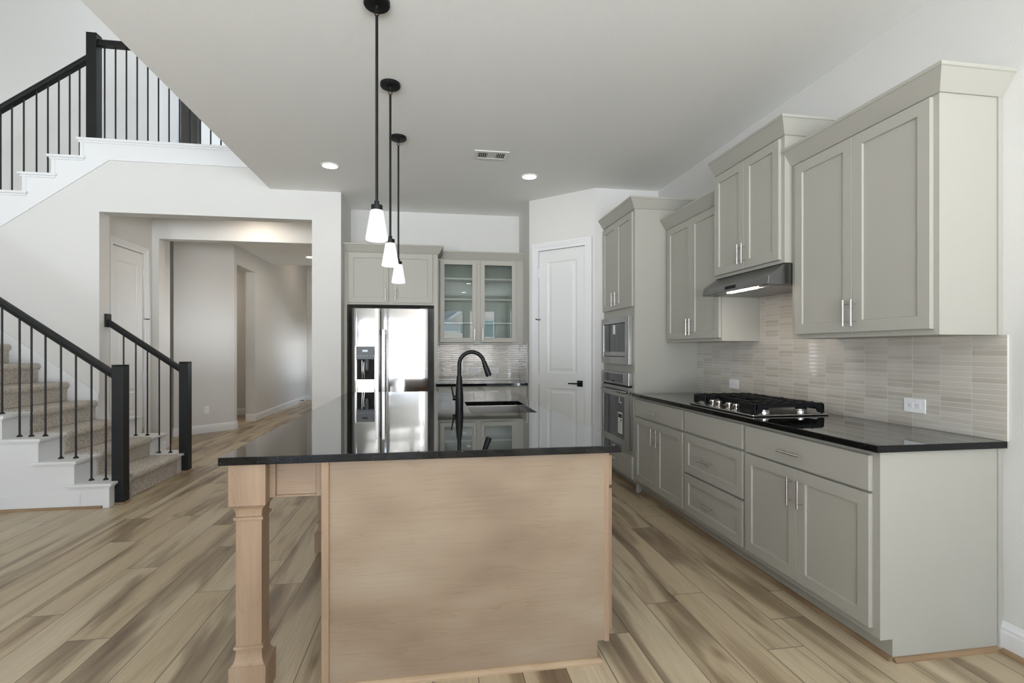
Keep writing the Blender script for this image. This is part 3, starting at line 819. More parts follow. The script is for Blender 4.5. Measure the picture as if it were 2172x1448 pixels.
# ---------------------------------------------------------------- upper stairs
us = thing('staircase', 'upper flight of white stairs above the hall opening, climbing to the landing', 'stairs', (-4.3, 6.4, 1.5))
sk = [(XE - 0.0, 3.272), (XE - 0.0, ZU[0] - 0.03), (RU[0], ZU[0] - 0.03)]
for k in range(0, 5):
    sk += [(RU[k], ZU[k + 1] - 0.03), (RU[k + 1], ZU[k + 1] - 0.03)]
lo = lambda x: 3.272 - (-3.291 - x) * 0.739
sk += [(RU[5], lo(RU[5])), (-3.291, 3.272)]
MB().prism(sk, YS - 0.014, YS - 0.0005, lambda a, b, c: (a, c, b)).build('skirt_board', 'white', us)
MB().box(RU[0] - 0.03, XE, YS - 0.03, YS + 0.17, ZU[0] - 0.028, ZU[0]).box(RU[0] - 0.014, XE, YS - 0.024, YS - 0.014, ZU[0] - 0.05, ZU[0] - 0.028).build('landing_cap', 'white', us, bevel=0.003)
for k in range(1, 9):
    z = ZU[k]
    MB().box(RU[k] - 0.03, RU[k - 1] + 0.055, YS - 0.042, YS - 0.014, z - 0.025, z).box(RU[k] - 0.03, RU[k - 1], YS - 0.014, YS + 0.17, z - 0.025, z).box(RU[k] - 0.014, RU[k - 1] + 0.04, YS - 0.028, YS - 0.014, z - 0.045, z - 0.025).build('tread_cap', 'white', us, bevel=0.003)
    MB().box(RU[k], RU[k - 1] + 0.02, YS + 0.17, YB, z - 0.19, z).build('carpet_step', 'carpet', us, bevel=0.01)
for k in range(0, 6):
    MB().box(RU[k] + 0.003, RU[k] + 0.035, YS - 0.02, YS - 0.014, ZU[k + 1], ZU[k] - 0.028).build('riser_trim', 'white', us)
YRU = 5.905
ru = thing('stair_railing', 'black railing of the upper stairs and landing, high above the hall opening', 'stair railing', (-3.4, YRU, 2.9))
newel(ru, -3.482, YRU, ZU[0] - 0.001, 4.60, 0.048, False)
MB().rail((-3.53, YRU, 4.322), (-5.2, YRU, 4.322 - 1.67 * 0.735), HR).build('handrail', 'black', ru, smooth=45)
MB().rail((-3.434, YRU, 4.485), (XE + 0.02, YRU, 4.485), HR).build('handrail', 'black', ru, smooth=45)
for x in [-3.708, -3.616, -3.808, -3.908, -4.011, -4.126, -4.232, -4.333, -4.44, -4.54, -4.65]:
    lv = max(ZU[k] for k in range(1, 9) if x >= RU[k]) if x < RU[0] else ZU[0]
    baluster(ru, x, YRU, lv, 4.33 + (x + 3.53) * 0.735)
for x in [-3.382 + 0.1028 * k for k in range(16)]:
    baluster(ru, x, YRU, ZU[0], 4.49)

# ---------------------------------------------------------------- kitchen run on the right wall
XB, XDF = 1.856, 1.836            # face frames and door fronts of the base cabinets
TB = TR(XB)
def base_cab(label, y0, y1, parts, split=None):
    t = thing('base_cabinet', label, 'cabinet', ((XB + XW) / 2, (y0 + y1) / 2, 0), 'base cabinets under the black cooktop counter')
    MB().box(XB, XW - 0.002, y0, y1, 0.095, 0.8835).build('carcass', 'cab', t, bevel=0.001)
    MB().box(XB + 0.06, XW - 0.002, y0, y1, 0, 0.095).build('toe_kick', 'cab', t)
    MB().sweep([(XB + 0.06, y1), (XB + 0.06, y0)], SHOE, -1).build('shoe_molding', 'oak', t)
    for p in parts:
        kind, a0, a1, b0, b1, hd_ = p
        m = MB()
        if kind == 'flat': m.slab(a0, a1, b0, b1, 0.001, 0.02, TB)
        else: m.shaker(a0, a1, b0, b1, 0.001, 0.02, TB)
        o = m.build('door' if kind == 'door' else 'drawer', 'cab', t)
        if hd_: bar_pull(TB, hd_[0], hd_[1], 0.142 if hd_[2] else 0.165, hd_[2], 0.02, o)
    return t
b3 = base_cab('greige base cabinet at the open end of the counter, one drawer over two doors', 1.85, 2.7485,
    [('flat', 1.883, 2.742, 0.71, 0.862, (2.34, 0.778, False)), ('door', 1.883, 2.3135, 0.129, 0.699, (2.27, 0.585, True)), ('door', 2.3155, 2.742, 0.129, 0.699, (2.345, 0.585, True))])
# end panel, filler and shoe of the open end
MB().prism([(XB, 0.093), (XB + 0.06, 0.093), (XB + 0.06, 0), (XW - 0.024, 0), (XW - 0.024, 0.8835), (XB, 0.8835)], 1.8475, 1.8495, lambda a, b, c: (a, c, b)).build('end_panel', 'cab', b3)
MB().box(XW - 0.024, XW - 0.001, 1.842, 1.85, 0, 0.8835).build('filler_strip', 'cab', b3)
MB().sweep([(XB + 0.06, 1.8475), (XW - 0.024, 1.8475)], SHOE, -1).build('shoe_molding', 'oak', b3)
base_cab('greige three-drawer base cabinet under the gas cooktop', 2.7485, 3.48,
    [('flat', 2.771, 3.471, 0.715, 0.863, None), ('drawer', 2.771, 3.471, 0.418, 0.699, (3.155, 0.549, False)), ('drawer', 2.771, 3.471, 0.129, 0.404, (3.155, 0.249, False))])
base_cab('greige base cabinet beside the oven tower, one drawer over two doors', 3.48, 4.399,
    [('flat', 3.504, 4.38, 0.713, 0.863, (3.99, 0.778, False)), ('door', 3.504, 3.939, 0.129, 0.697, (3.89, 0.583, True)), ('door', 3.941, 4.38, 0.129, 0.697, (3.98, 0.583, True))])

ct = MB().box(1.818, XW - 0.001, 1.822, 4.399, 0.884, 0.914).build('countertop', 'granite', bevel=0.003)
tag(ct, 'long black granite countertop carrying the gas cooktop', 'countertop')
bs = MB().box(XW - 0.009, XW - 0.0005, 1.818, 4.399, 0.915, 1.3755).box(XW - 0.009, XW - 0.0005, 2.746, 3.489, 1.3755, 1.706).build('backsplash', 'tileY')
tag(bs, 'beige stacked tile backsplash behind the cooktop, below the wall cabinets', 'backsplash')

# oven tower
XT = 1.842
TT = TR(XT)
TY0, TY1 = 4.401, YT - 0.002
ot = thing('oven_cabinet', 'tall greige oven tower cabinet beside the pantry door', 'cabinet', ((XT + XW) / 2, (TY0 + TY1) / 2, 0))
MY0, MY1 = 4.452, 5.2
MZ0, MZ1, OZ0, OZ1 = 1.172, 1.632, 0.372, 1.095
m = MB()
m.box(XT + 0.02, XW - 0.002, TY0, TY0 + 0.02, 0, 2.605).box(XT + 0.02, XW - 0.002, TY1 - 0.02, TY1, 0, 2.605)
for (z0, z1) in ((0.095, OZ0 - 0.0), (OZ1 - 0.0, MZ0 + 0.0), (MZ1, 2.605)):
    m.box(XT + 0.02, XW - 0.002, TY0 + 0.02, TY1 - 0.02, z0 + 0.003, z1 - 0.003)
m.box(XW - 0.012, XW - 0.002, TY0 + 0.02, TY1 - 0.02, 0.095, 2.605)
m.build('carcass', 'cab', ot)
m = MB()
fr_cuts = [(0.095, OZ0 + 0.012), (OZ1 - 0.012, MZ0 + 0.012), (MZ1 - 0.012, 2.605)]
m.box(TY0, MY0 + 0.012, 0.095, 2.605, -0.02, 0, TT).box(MY1 - 0.012, TY1, 0.095, 2.605, -0.02, 0, TT)
for z0, z1 in fr_cuts: m.box(MY0 + 0.012, MY1 - 0.012, z0, z1, -0.02, 0, TT)
m.build('face_frame', 'cab', ot)
MB().box(XT + 0.075, XW - 0.002, TY0, TY1, 0, 0.095).build('toe_kick', 'cab', ot)
MB().sweep([(XT + 0.075, TY1), (XT + 0.075, TY0)], SHOE, -1).build('shoe_molding', 'oak', ot)
MB().sweep([(XT, TY1), (XT, TY0), (XW - 0.001, TY0)], CROWN(2.605), -1).build('crown_molding', 'cab', ot)
for (a0, a1, hx) in ((4.425, 4.822, 4.87 - 0.09), (4.826, 5.222, 4.87)):
    o = MB().shaker(a0, a1, 1.712, 2.585, 0.001, 0.02, TT).build('door', 'cab', ot)
    bar_pull(TT, hx, 1.815, 0.13, True, 0.02, o)
o = MB().slab(4.425, 5.222, 0.115, 0.32, 0.001, 0.02, TT).build('drawer', 'cab', ot)
bar_pull(TT, 4.83, 0.24, 0.165, False, 0.02, o)

# microwave
mw = thing('microwave', 'built-in stainless microwave with dark window, above the wall oven', 'microwave', (1.83, 4.83, MZ0))
MB().box(XT + 0.03, XT + 0.4, MY0 + 0.03, MY1 - 0.03, MZ0 + 0.02, MZ1 - 0.02).build('body', 'dark', mw)
MB().hollow((MY0, MY1, MZ0, MZ1), (MY0 + 0.095, MY1 - 0.055, MZ0 + 0.07, MZ1 - 0.06), 0.001, 0.038, TT).build('trim_frame', 'steelo', mw, bevel=0.002)
wy0, wy1 = MY0 + 0.098, MY1 - 0.058
o = MB().box(wy0, wy1, MZ0 + 0.073, MZ1 - 0.063, 0.0, 0.030, TT).build('door', 'blackgl', mw, bevel=0.003)
MB().box(wy0 + 0.006, wy1 - 0.006, MZ0 + 0.078, MZ0 + 0.118, 0.030, 0.034, TT).build('door_strip', 'steelo', o)
MB().box(wy0 + 0.27, wy0 + 0.33, MZ1 - 0.165, MZ1 - 0.075, 0.0302, 0.0308, TT).build('sticker', 'paper', o)
m = MB()
for r_ in range(6):
    for q in range(2):
        m.box(wy0 + 0.035 + q * 0.04, wy0 + 0.058 + q * 0.04, MZ0 + 0.135 + r_ * 0.026, MZ0 + 0.139 + r_ * 0.026, 0.0302, 0.0306, TT)
m.build('keypad', 'paneld', o)

# wall oven
ov = thing('wall_oven', 'stainless wall oven with a white sticker on its dark glass door', 'oven', (1.83, 4.83, OZ0))
MB().box(XT + 0.03, XT + 0.5, MY0 + 0.03, MY1 - 0.03, OZ0 + 0.02, OZ1 - 0.02).build('body', 'dark', ov)
cp = MB().box(MY0, MY1, 0.972, OZ1, 0.001, 0.038, TT).build('control_panel', 'steelo', ov, bevel=0.003)
cg = MB().box(MY0 + 0.13, MY1 - 0.085, 0.995, 1.075, 0.038, 0.040, TT).build('control_glass', 'blackgl', cp)
MB().box(4.88, 4.955, 1.025, 1.068, 0.0402, 0.0407, TT).build('sticker', 'paneld', cg)
MB().box(MY0 + 0.004, MY1 - 0.004, 0.958, 0.972, 0.001, 0.02, TT).build('vent_gap', 'dark', ov)
od = MB().hollow((MY0 + 0.003, MY1 - 0.003, OZ0, 0.957), (MY0 + 0.115, MY1 - 0.05, OZ0 + 0.085, 0.957 - 0.10), 0.001, 0.036, TT).build('oven_door', 'steelo', ov, bevel=0.002)
og = MB().box(MY0 + 0.112, MY1 - 0.047, OZ0 + 0.082, 0.86, 0.004, 0.033, TT).build('door_glass', 'blackgl', od)
pts = [TT(MY0 + 0.06, 0.905, 0.036), TT(MY0 + 0.075, 0.908, 0.062), TT(MY0 + 0.2, 0.908, 0.078), TT(4.83, 0.908, 0.082), TT(MY1 - 0.2, 0.908, 0.078), TT(MY1 - 0.075, 0.908, 0.062), TT(MY1 - 0.06, 0.905, 0.036)]
MB().tube(pts, 0.012, 12).build('handle', 'steelo', od, smooth=50)
sk = MB().box(4.62, 4.735, 0.50, 0.705, 0.0332, 0.0337, TT).build('sticker', 'paper', og)
m = MB().box(4.628, 4.727, 0.652, 0.69, 0.0338, 0.0341, TT).box(4.632, 4.723, 0.605, 0.609, 0.0338, 0.0341, TT)
for r_ in range(5): m.box(4.65 + 0.01 * (r_ % 2), 4.715, 0.52 + r_ * 0.016, 0.523 + r_ * 0.016, 0.0338, 0.0341, TT)
m.box(4.64, 4.67, 0.622, 0.64, 0.0338, 0.0341, TT)
m.build('sticker_print', 'print', og)
MB().box(4.635, 4.71, 0.795, 0.805, 0.0332, 0.0337, TT).box(4.69, 4.71, 0.795, 0.85, 0.0332, 0.0337, TT).build('sticker', 'paper', og)

# wall cabinets
def wall_cab(name, label, xf, y0, y1, z0, z1, doors, handles, crown_path, hl=0.134):
    T = TR(xf)
    t = thing(name, label, 'cabinet', ((xf + XW) / 2, (y0 + y1) / 2, z0), 'greige wall cabinets around the range hood')
    MB().box(xf, XW - 0.002, y0, y1, z0, z1).build('carcass', 'cab', t, bevel=0.001)
    for (a0, a1, b0, b1), hp_ in zip(doors, handles):
        o = MB().shaker(a0, a1, b0, b1, 0.001, 0.02, T).build('door', 'cab', t)
        bar_pull(T, hp_[0], hp_[1], hl, True, 0.02, o)
    MB().sweep(crown_path, CROWN(z1 - 0.006), -1).build('crown_molding', 'cab', t)
    return t
w3 = wall_cab('wall_cabinet', 'large greige wall cabinet with an exposed end, beyond the range hood', 2.15, 1.85, 2.7435, 1.376, 2.42,
    [(1.875, 2.284, 1.402, 2.404), (2.286, 2.70, 1.402, 2.404)], [(2.258, 1.5), (2.309, 1.5)], [(2.15, 2.743), (2.15, 1.85), (XW - 0.001, 1.85)])
MB().box(XW - 0.022, XW - 0.001, 1.843, 1.85, 1.376, 2.42).build('filler_strip', 'cab', w3)
wall_cab('wall_cabinet', 'greige wall cabinet between the oven tower and the range hood', 2.15, 3.4915, 4.399, 1.376, 2.42,
    [(3.502, 3.916, 1.402, 2.404), (3.918, 4.345, 1.402, 2.404)], [(3.887, 1.5), (3.942, 1.5)], [(2.15, 4.399), (2.15, 3.492)])
wall_cab('wall_cabinet', 'short raised greige wall cabinet directly above the range hood', 2.10, 2.745, 3.49, 1.836, 2.608,
    [(2.774, 3.121, 1.858, 2.590), (3.123, 3.48, 1.858, 2.590)], [(3.10, 1.958), (3.148, 1.958)], [(2.10, 3.49), (2.10, 2.745), (XW - 0.001, 2.745)])

# range hood
rh = thing('range_hood', 'dark stainless under-cabinet range hood with a lit lamp', 'range hood', (2.22, 3.117, 1.706))
prof = [(2.105, 1.834), (1.997, 1.757), (1.990, 1.709), (2.0, 1.706), (XW - 0.011, 1.706), (XW - 0.011, 1.834)]
hs = MB().prism(prof, 2.748, 3.487, lambda a, b, c: (a, c, b)).build('shell', 'steeld', rh, bevel=0.0015)
MB().box(2.06, 2.44, 2.79, 3.44, 1.7035, 1.7055).build('filter_panel', 'steeld', rh)
MB().box(2.018, 2.052, 2.92, 3.22, 1.700, 1.7055).build('lamp_lens', 'hoodl', rh, bevel=0.002)
MB().box(2.02, 2.05, 2.79, 2.87, 1.7025, 1.7055).build('rating_plate', 'steelh', rh)
MB().box(1.9915, 1.9935, 3.08, 3.20, 1.722, 1.744).build('switch_panel', 'mblack', rh)

# gas cooktop
CZ = 0.9145
ck = thing('gas_cooktop', 'stainless gas cooktop with black cast iron grates, set in black granite', 'cooktop', (2.11, 3.08, CZ))
MB().box(1.868, 2.372, 2.712, 3.452, CZ, CZ + 0.012).build('tray', 'steelh', ck, bevel=0.005)
def grate(y0, y1, x0, x1):
    zt, th, zb = CZ + 0.077, 0.016, CZ + 0.0125
    m = MB()
    def leg_bar(p, q):     # side rail with flared feet
        m.prism([(x0, zt), (x0 - 0.012, zt - 0.012), (x0 - 0.014, zb + 0.004), (x0 + 0.004, zb), (x0 + 0.03, zb + 0.006), (x0 + 0.05, zt - 0.026), (x1 - 0.05, zt - 0.026), (x1 - 0.03, zb + 0.006), (x1 - 0.004, zb), (x1 + 0.01, zb + 0.004), (x1 + 0.008, zt - 0.012), (x1 - 0.006, zt)], p, q, lambda a, b, c: (a, c, b))
    leg_bar(y0, y0 + 0.014); leg_bar(y1 - 0.014, y1)
    m.box(x0 - 0.012, x0 + 0.004, y0, y1, zt - 0.045, zt - 0.004).box(x1 - 0.008, x1 + 0.006, y0, y1, zt - 0.045, zt - 0.004)
    ym = (y0 + y1) / 2; xm = (x0 + x1) / 2
    m.box(x0, x1, ym - 0.006, ym + 0.006, zt - 0.014, zt)
    for xx in (x0 + 0.07, x0 + 0.14, xm, x1 - 0.14, x1 - 0.07):
        m.box(xx - 0.006, xx + 0.006, y0, y1, zt - 0.016, zt + 0.003)
    return m.build('grate', 'castiron', ck, bevel=0.003)
grate(2.728, 2.888, 1.905, 2.345)
grate(3.276, 3.436, 1.905, 2.345)
grate(2.900, 3.264, 2.0, 2.345)
for (x, y, r) in ((2.0, 2.808, 0.042), (2.25, 2.808, 0.034), (2.0, 3.356, 0.034), (2.25, 3.356, 0.042), (2.18, 3.082, 0.055)):
    o = MB().lathe([(r, 0), (r, 0.012), (r * 0.8, 0.016), (r * 0.8, 0.02)], (x, y, CZ + 0.0122), 24).build('burner', 'chrome', ck, smooth=35)
    MB().lathe([(r * 0.75, 0), (r * 0.78, 0.004), (r * 0.7, 0.009)], (x, y, CZ + 0.0325), 24).build('burner_cap', 'castiron', o, smooth=35)
for (x, y) in ((1.915, 3.222), (1.915, 3.146), (1.915, 3.028), (1.915, 2.950)):
    o = MB().lathe([(0.023, 0), (0.024, 0.003), (0.019, 0.006), (0.0115, 0.008), (0.0115, 0.016), (0.020, 0.018), (0.022, 0.024), (0.021, 0.036), (0.015, 0.041)], (x, y, CZ + 0.0122), 24).build('knob', 'chrome', ck, smooth=40)

# outlets
def outlet(name, label, T, a, b, horiz, group='white wall outlets', plate=(0.072, 0.117)):
    w_, h_ = (plate[1], plate[0]) if horiz else plate
    t = thing(name, label, 'outlet', T(a, b - h_ / 2, 0), group)
    pl = MB().box(a - w_ / 2, a + w_ / 2, b - h_ / 2, b + h_ / 2, 0.0003, 0.006, T).build('plate', 'plastic', t, bevel=0.002)
    for s in (-0.02, 0.02):
        ca, cb = (a + s, b) if horiz else (a, b + s)
        MB().box(ca - 0.0145, ca + 0.0145, cb - 0.0155, cb + 0.0155, 0.0062, 0.0075, T).build('socket', 'plastic', pl, bevel=0.003)
        m = MB()
        for q in (-0.006, 0.006):
            if horiz: m.box(ca - 0.004, ca + 0.003, cb + q - 0.001, cb + q + 0.001, 0.0076, 0.0078, T)
            else: m.box(ca + q - 0.001, ca + q + 0.001, cb - 0.002, cb + 0.006, 0.0076, 0.0078, T)
        m.tube([T(ca + (0.008 if horiz else 0), cb - (0 if horiz else 0.008), 0.0076), T(ca + (0.008 if horiz else 0), cb - (0 if horiz else 0.008), 0.0079)], 0.0022, 8)
        m.build('socket_slots', 'slot', pl)
    return t
TBS = TR(XW - 0.009)
outlet('wall_outlet', 'white double outlet on the tiles at the open end of the cooktop counter', TBS, 2.239, 1.024, True)
outlet('wall_outlet', 'white outlet on the tiles between cooktop and oven tower', TBS, 3.81, 1.03, True, plate=(0.075, 0.125))

# ---------------------------------------------------------------- refrigerator nook
YF = 6.015
TF = TN(YF)
fc = thing('refrigerator_cabinet', 'greige refrigerator surround with two short doors above the refrigerator', 'cabinet', (-0.45, 6.27, 0))
m = MB().box(XNL + 0.002, -0.955, YF, YNB - 0.002, 0, 2.437).box(0.031, 0.075, YF, YNB - 0.002, 0, 2.437).box(-0.955, 0.031, YF, YNB - 0.002, 1.832, 2.437)
m.build('carcass', 'cab', fc)
for (a0, a1, hx) in ((-0.938, -0.490, -0.523), (-0.442, 0.012, -0.412)):
    o = MB().shaker(a0, a1, 1.856, 2.426, 0.001, 0.02, TF).build('door', 'cab', fc)
    bar_pull(TF, hx, 1.95, 0.135, True, 0.02, o)
MB().sweep([(XNL + 0.001, YF), (0.075, YF), (0.075, YNB - 0.002)], CROWN(2.431), -1).build('crown_molding', 'cab', fc)

YFR = 6.03
TG = TN(YFR)
fr = thing('refrigerator', 'stainless side-by-side refrigerator with a dark water dispenser', 'refrigerator', (-0.47, 6.25, 0))
MB().box(-0.895, -0.04, YFR + 0.055, YNB - 0.03, 0.01, 1.765).build('body', 'fridgeside', fr, bevel=0.004)
def fridge_door(a0, a1):
    m = MB(); n = 10; pr = []
    for k in range(n + 1):
        t = k / n; a = a0 + (a1 - a0) * t
        pr.append((a, 0.036 + 0.003 * (1 - (2 * t - 1) ** 2) - (0.012 if k in (0, n) else 0)))
    return m, pr
def extr_door(a0, a1, z0, z1):
    m, pr = fridge_door(a0, a1)
    poly = [(a0, -0.045)] + [(a, c) for a, c in pr] + [(a1, -0.045)]
    m.prism([(a, c) for a, c in poly], z0, z1, lambda a, b, c: (a, YFR - b, c))
    return m
fl = extr_door(-0.898, -0.583, 0.06, 1.786).build('door', 'steel', fr, smooth=35)
frd = extr_door(-0.572, -0.041, 0.06, 1.786).build('door', 'steel', fr, smooth=35)
MB().box(-0.895, -0.04, YFR + 0.03, YFR + 0.06, 0.005, 0.058).build('kick_grille', 'fridgeside', fr)
for (xh, o) in ((-0.612, fl), (-0.542, frd)):
    m = MB().box(xh - 0.019, xh + 0.019, 0.47, 1.545, 0.072, 0.084, TG).box(xh - 0.012, xh + 0.012, 0.48, 0.53, 0.03, 0.073, TG).box(xh - 0.012, xh + 0.012, 1.485, 1.535, 0.03, 0.073, TG)
    m.build('handle', 'nickel', o, bevel=0.005)
dp = MB().box(-0.846, -0.642, 1.20, 1.348, 0.034, 0.052, TG).build('dispenser_panel', 'paneld', fl, bevel=0.004)
MB().box(-0.78, -0.72, 1.288, 1.31, 0.0522, 0.0528, TG).build('display', 'blackgl', fl)
m = MB()
for k in range(6): m.box(-0.832 + 0.034 * k, -0.824 + 0.034 * k, 1.238, 1.242, 0.0522, 0.0528, TG)
m.build('dispenser_buttons', 'plastic', fl)
MB().box(-0.842, -0.646, 0.972, 1.20, 0.034, 0.044, TG).build('dispenser_cavity', 'dark', fl)
MB().hollow((-0.862, -0.636, 0.955, 1.352), (-0.846, -0.642, 0.972, 1.348), 0.03, 0.05, TG).build('dispenser_frame', 'nickel', fl, bevel=0.003)
MB().tube([TG(-0.727, 1.20, 0.05), TG(-0.727, 1.15, 0.06), TG(-0.727, 1.075, 0.058)], [0.026, 0.03, 0.024], 16).build('dispenser_spout', 'paneld', fl, smooth=50)
MB().tube([TG(-0.783, 1.19, 0.052), TG(-0.783, 1.1, 0.058), TG(-0.778, 0.985, 0.048)], 0.006, 8).tube([TG(-0.762, 1.17, 0.052), TG(-0.765, 1.1, 0.058), TG(-0.755, 0.985, 0.048)], 0.006, 8).build('dispenser_paddle', 'chrome', fl, smooth=50)
MB().tube([TG(-0.148, 1.713, 0.034), TG(-0.148, 1.713, 0.044)], 0.020, 24).build('badge', 'steeld', frd, smooth=40)
MB().box(-0.13, -0.038, YFR - 0.0, YFR + 0.09, 1.788, 1.806).build('hinge_cover', 'fridgeside', fr, bevel=0.003)

# glass door cabinet
YG = 6.21
TGC = TN(YG)
gc = thing('glass_cabinet', 'greige wall cabinet with two glass doors beside the refrigerator', 'cabinet', (0.6, 6.37, 1.376))
m = MB().box(0.078, 0.098, YG, YNB - 0.002, 1.376, 2.418).box(XNR - 0.022, XNR - 0.002, YG, YNB - 0.002, 1.376, 2.418)
m.box(0.098, XNR - 0.022, YG, YNB - 0.002, 1.376, 1.396).box(0.098, XNR - 0.022, YG, YNB - 0.002, 2.395, 2.418)
m.box(0.52, 0.622, YG, YG + 0.02, 1.396, 2.395).box(1.0, XNR - 0.022, YG, YG + 0.02, 1.396, 2.395)
m.build('carcass', 'cab', gc)
MB().box(0.098, XNR - 0.022, YNB - 0.014, YNB - 0.003, 1.396, 2.395).build('back_panel', 'cabin', gc)
for z in (1.640, 1.932, 2.184):
    MB().box(0.099, XNR - 0.023, YG + 0.03, YNB - 0.015, z - 0.009, z + 0.009).build('shelf', 'cab', gc)
for (a0, a1, i0, i1, hx) in ((0.103, 0.546, 0.157, 0.495, 0.522), (0.596, 1.040, 0.649, 0.986, 0.625)):
    o = MB().hollow((a0, a1, 1.402, 2.408), (i0, i1, 1.456, 2.350), 0.001, 0.02, TGC).build('door', 'cab', gc, bevel=0.0015)
    MB().box(i0 - 0.004, i1 + 0.004, 1.452, 2.354, 0.008, 0.0095, TGC).build('glass_pane', 'glass', o)
    bar_pull(TGC, hx, 1.5, 0.136, True, 0.02, o)
MB().sweep([(0.142, YG), (XNR - 0.001, YG)], CROWN(2.412), -1).build('crown_molding', 'cab', gc)

nb = thing('base_cabinet', 'low greige base cabinet under the tiled nook counter', 'cabinet', (0.6, 6.2, 0))
YBN = 5.955
TBN = TN(YBN)
MB().box(0.078, XNR - 0.002, YBN, YNB - 0.002, 0.095, 0.8835).build('carcass', 'cab', nb)
MB().box(0.078, XNR - 0.002, YBN + 0.06, YNB - 0.002, 0, 0.095).build('toe_kick', 'cab', nb)
for (a0, a1, hx) in ((0.112, 0.545, 0.52), (0.587, 1.045, 0.612)):
    o = MB().shaker(a0, a1, 0.129, 0.868, 0.001, 0.02, TBN).build('door', 'cab', nb)
    bar_pull(TBN, hx, 0.78, 0.136, True, 0.02, o)
nc = MB().box(0.078, XNR - 0.001, 5.918, YNB - 0.001, 0.884, 0.914).box(0.052, 0.078, 5.918, YF - 0.001, 0.884, 0.914).build('countertop', 'granite')
tag(nc, 'short black granite countertop in the nook below the glass-door cabinet', 'countertop')
b2 = MB().box(0.078, XNR - 0.0095, YNB - 0.009, YNB - 0.0005, 0.915, 1.3755).build('backsplash', 'tileX')
tag(b2, 'glossy beige tile backsplash below the glass-door cabinet', 'backsplash')
b4 = MB().box(XNR - 0.009, XNR - 0.0005, 5.95, YNB - 0.0005, 0.915, 1.386).build('backsplash', 'tileS')
tag(b4, 'narrow tile return on the nook side wall by the pantry door', 'backsplash')
TNB = TN(YNB - 0.009)
outlet('wall_outlet', 'white outlet behind the faucet arch on the nook tiles', TNB, 0.541, 1.034, True)
outlet('light_switch', 'white switch plate on the nook tiles behind the faucet spray head', TNB, 0.805, 1.034, True)['category'] = 'switch'

# ---------------------------------------------------------------- kitchen island
IX0, IX1, IY0, IY1 = -0.774, 0.780, 2.0, 4.885
isl = thing('kitchen_island', 'unfinished maple kitchen island with a square corner leg', 'island', (0.15, 3.4, 0))
PY = 2.042
MB().prism([(-0.39, 0), (0.690, 0), (0.690, 0.088), (0.720, 0.088), (0.720, 0.8835), (-0.39, 0.8835)], PY, PY + 0.018, lambda a, b, c: (a, c, b)).build('end_panel', 'maple', isl)
m = MB().box(-0.39, 0.72, PY + 0.018, 4.85, 0.095, 0.60).box(-0.39, 0.20, PY + 0.018, 4.85, 0.60, 0.8835).box(0.20, 0.72, PY + 0.018, 3.0, 0.60, 0.8835).box(0.20, 0.72, 3.95, 4.85, 0.60, 0.8835)
m.build('carcass', 'mapleV', isl)
MB().box(-0.39, 0.69, PY + 0.018, 4.85, 0, 0.095).build('toe_kick', 'mapleV', isl)
MB().box(-0.418, -0.39, PY - 0.010, PY + 0.02, 0, 0.8835).build('corner_stile', 'mapleV', isl, bevel=0.0015)
MB().box(0.720, 0.741, PY - 0.001, 4.85, 0.083, 0.8835).build('face_frame', 'mapleV', isl, bevel=0.001)
MB().sweep([(-0.389, PY), (0.692, PY), (0.692, 4.85)], [(0, 0), (0.020, 0), (0.019, 0.007), (0.014, 0.014), (0.007, 0.019), (0, 0.020)], -1).build('shoe_molding', 'pine', isl)
TIS = TI(0.741)
ys = [2.06, 2.515, 2.97, 3.44, 3.91, 4.38, 4.84]
for y0, y1 in zip(ys, ys[1:]):
    if 2.9 < y0 < 3.9:
        o = MB().slab(y0 + 0.003, y1 - 0.003, 0.735, 0.862, 0.001, 0.02, TIS).build('drawer', 'mapleV', isl)
    else:
        o = MB().slab(y0 + 0.003, y1 - 0.003, 0.735, 0.862, 0.001, 0.02, TIS).build('drawer', 'mapleV', isl)
        bar_pull(TIS, (y0 + y1) / 2, 0.8, 0.142, False, 0.02, o)
    MB().shaker(y0 + 0.003, y1 - 0.003, 0.117, 0.722, 0.001, 0.02, TIS).build('door', 'mapleV', isl)
def leg_prof(h):
    s = h * 0.70
    P = [(h, 0.8835), (h, 0.727), (h - 0.004, 0.724)]
    for k in range(0, 7):
        t = k / 6 * math.pi / 2
        P.append((s + (h - 0.008 - s) * (1 - math.sin(t)), 0.722 - 0.036 * (1 - math.cos(t)) - 0.004))
    P += [(s + 0.0005, 0.682), (s + 0.007, 0.680), (s + 0.007, 0.670), (s, 0.668), (s, 0.196), (s + 0.007, 0.194), (s + 0.007, 0.184), (s + 0.001, 0.182)]
    for k in range(0, 7):
        t = k / 6 * math.pi / 2
        P.append((s + (h - 0.003 - s) * (1 - math.cos(t)), 0.180 - 0.056 * math.sin(t)))
    P += [(h, 0.123), (h, 0.0)]
    return P
for yy in (2.022 + 0.065, 3.49, 4.77):
    MB().sq_lathe(leg_prof(0.065), -0.681, yy).build('leg', 'mapleV', isl)
ap = MB().box(-0.616, -0.418, 2.075, 2.095, 0.745, 0.8835).build('apron', 'mapleP', isl)
MB().box(-0.616, -0.592, 2.062, 2.075, 0.742, 0.8835).box(-0.442, -0.418, 2.062, 2.075, 0.742, 0.8835).box(-0.592, -0.442, 2.066, 2.075, 0.742, 0.750).build('apron_bead', 'mapleP', ap, bevel=0.002)
for (q0, q1) in ((2.153, 3.424), (3.556, 4.704)):
    MB().box(-0.70, -0.68, q0, q1, 0.745, 0.8835).build('apron', 'mapleP', isl)

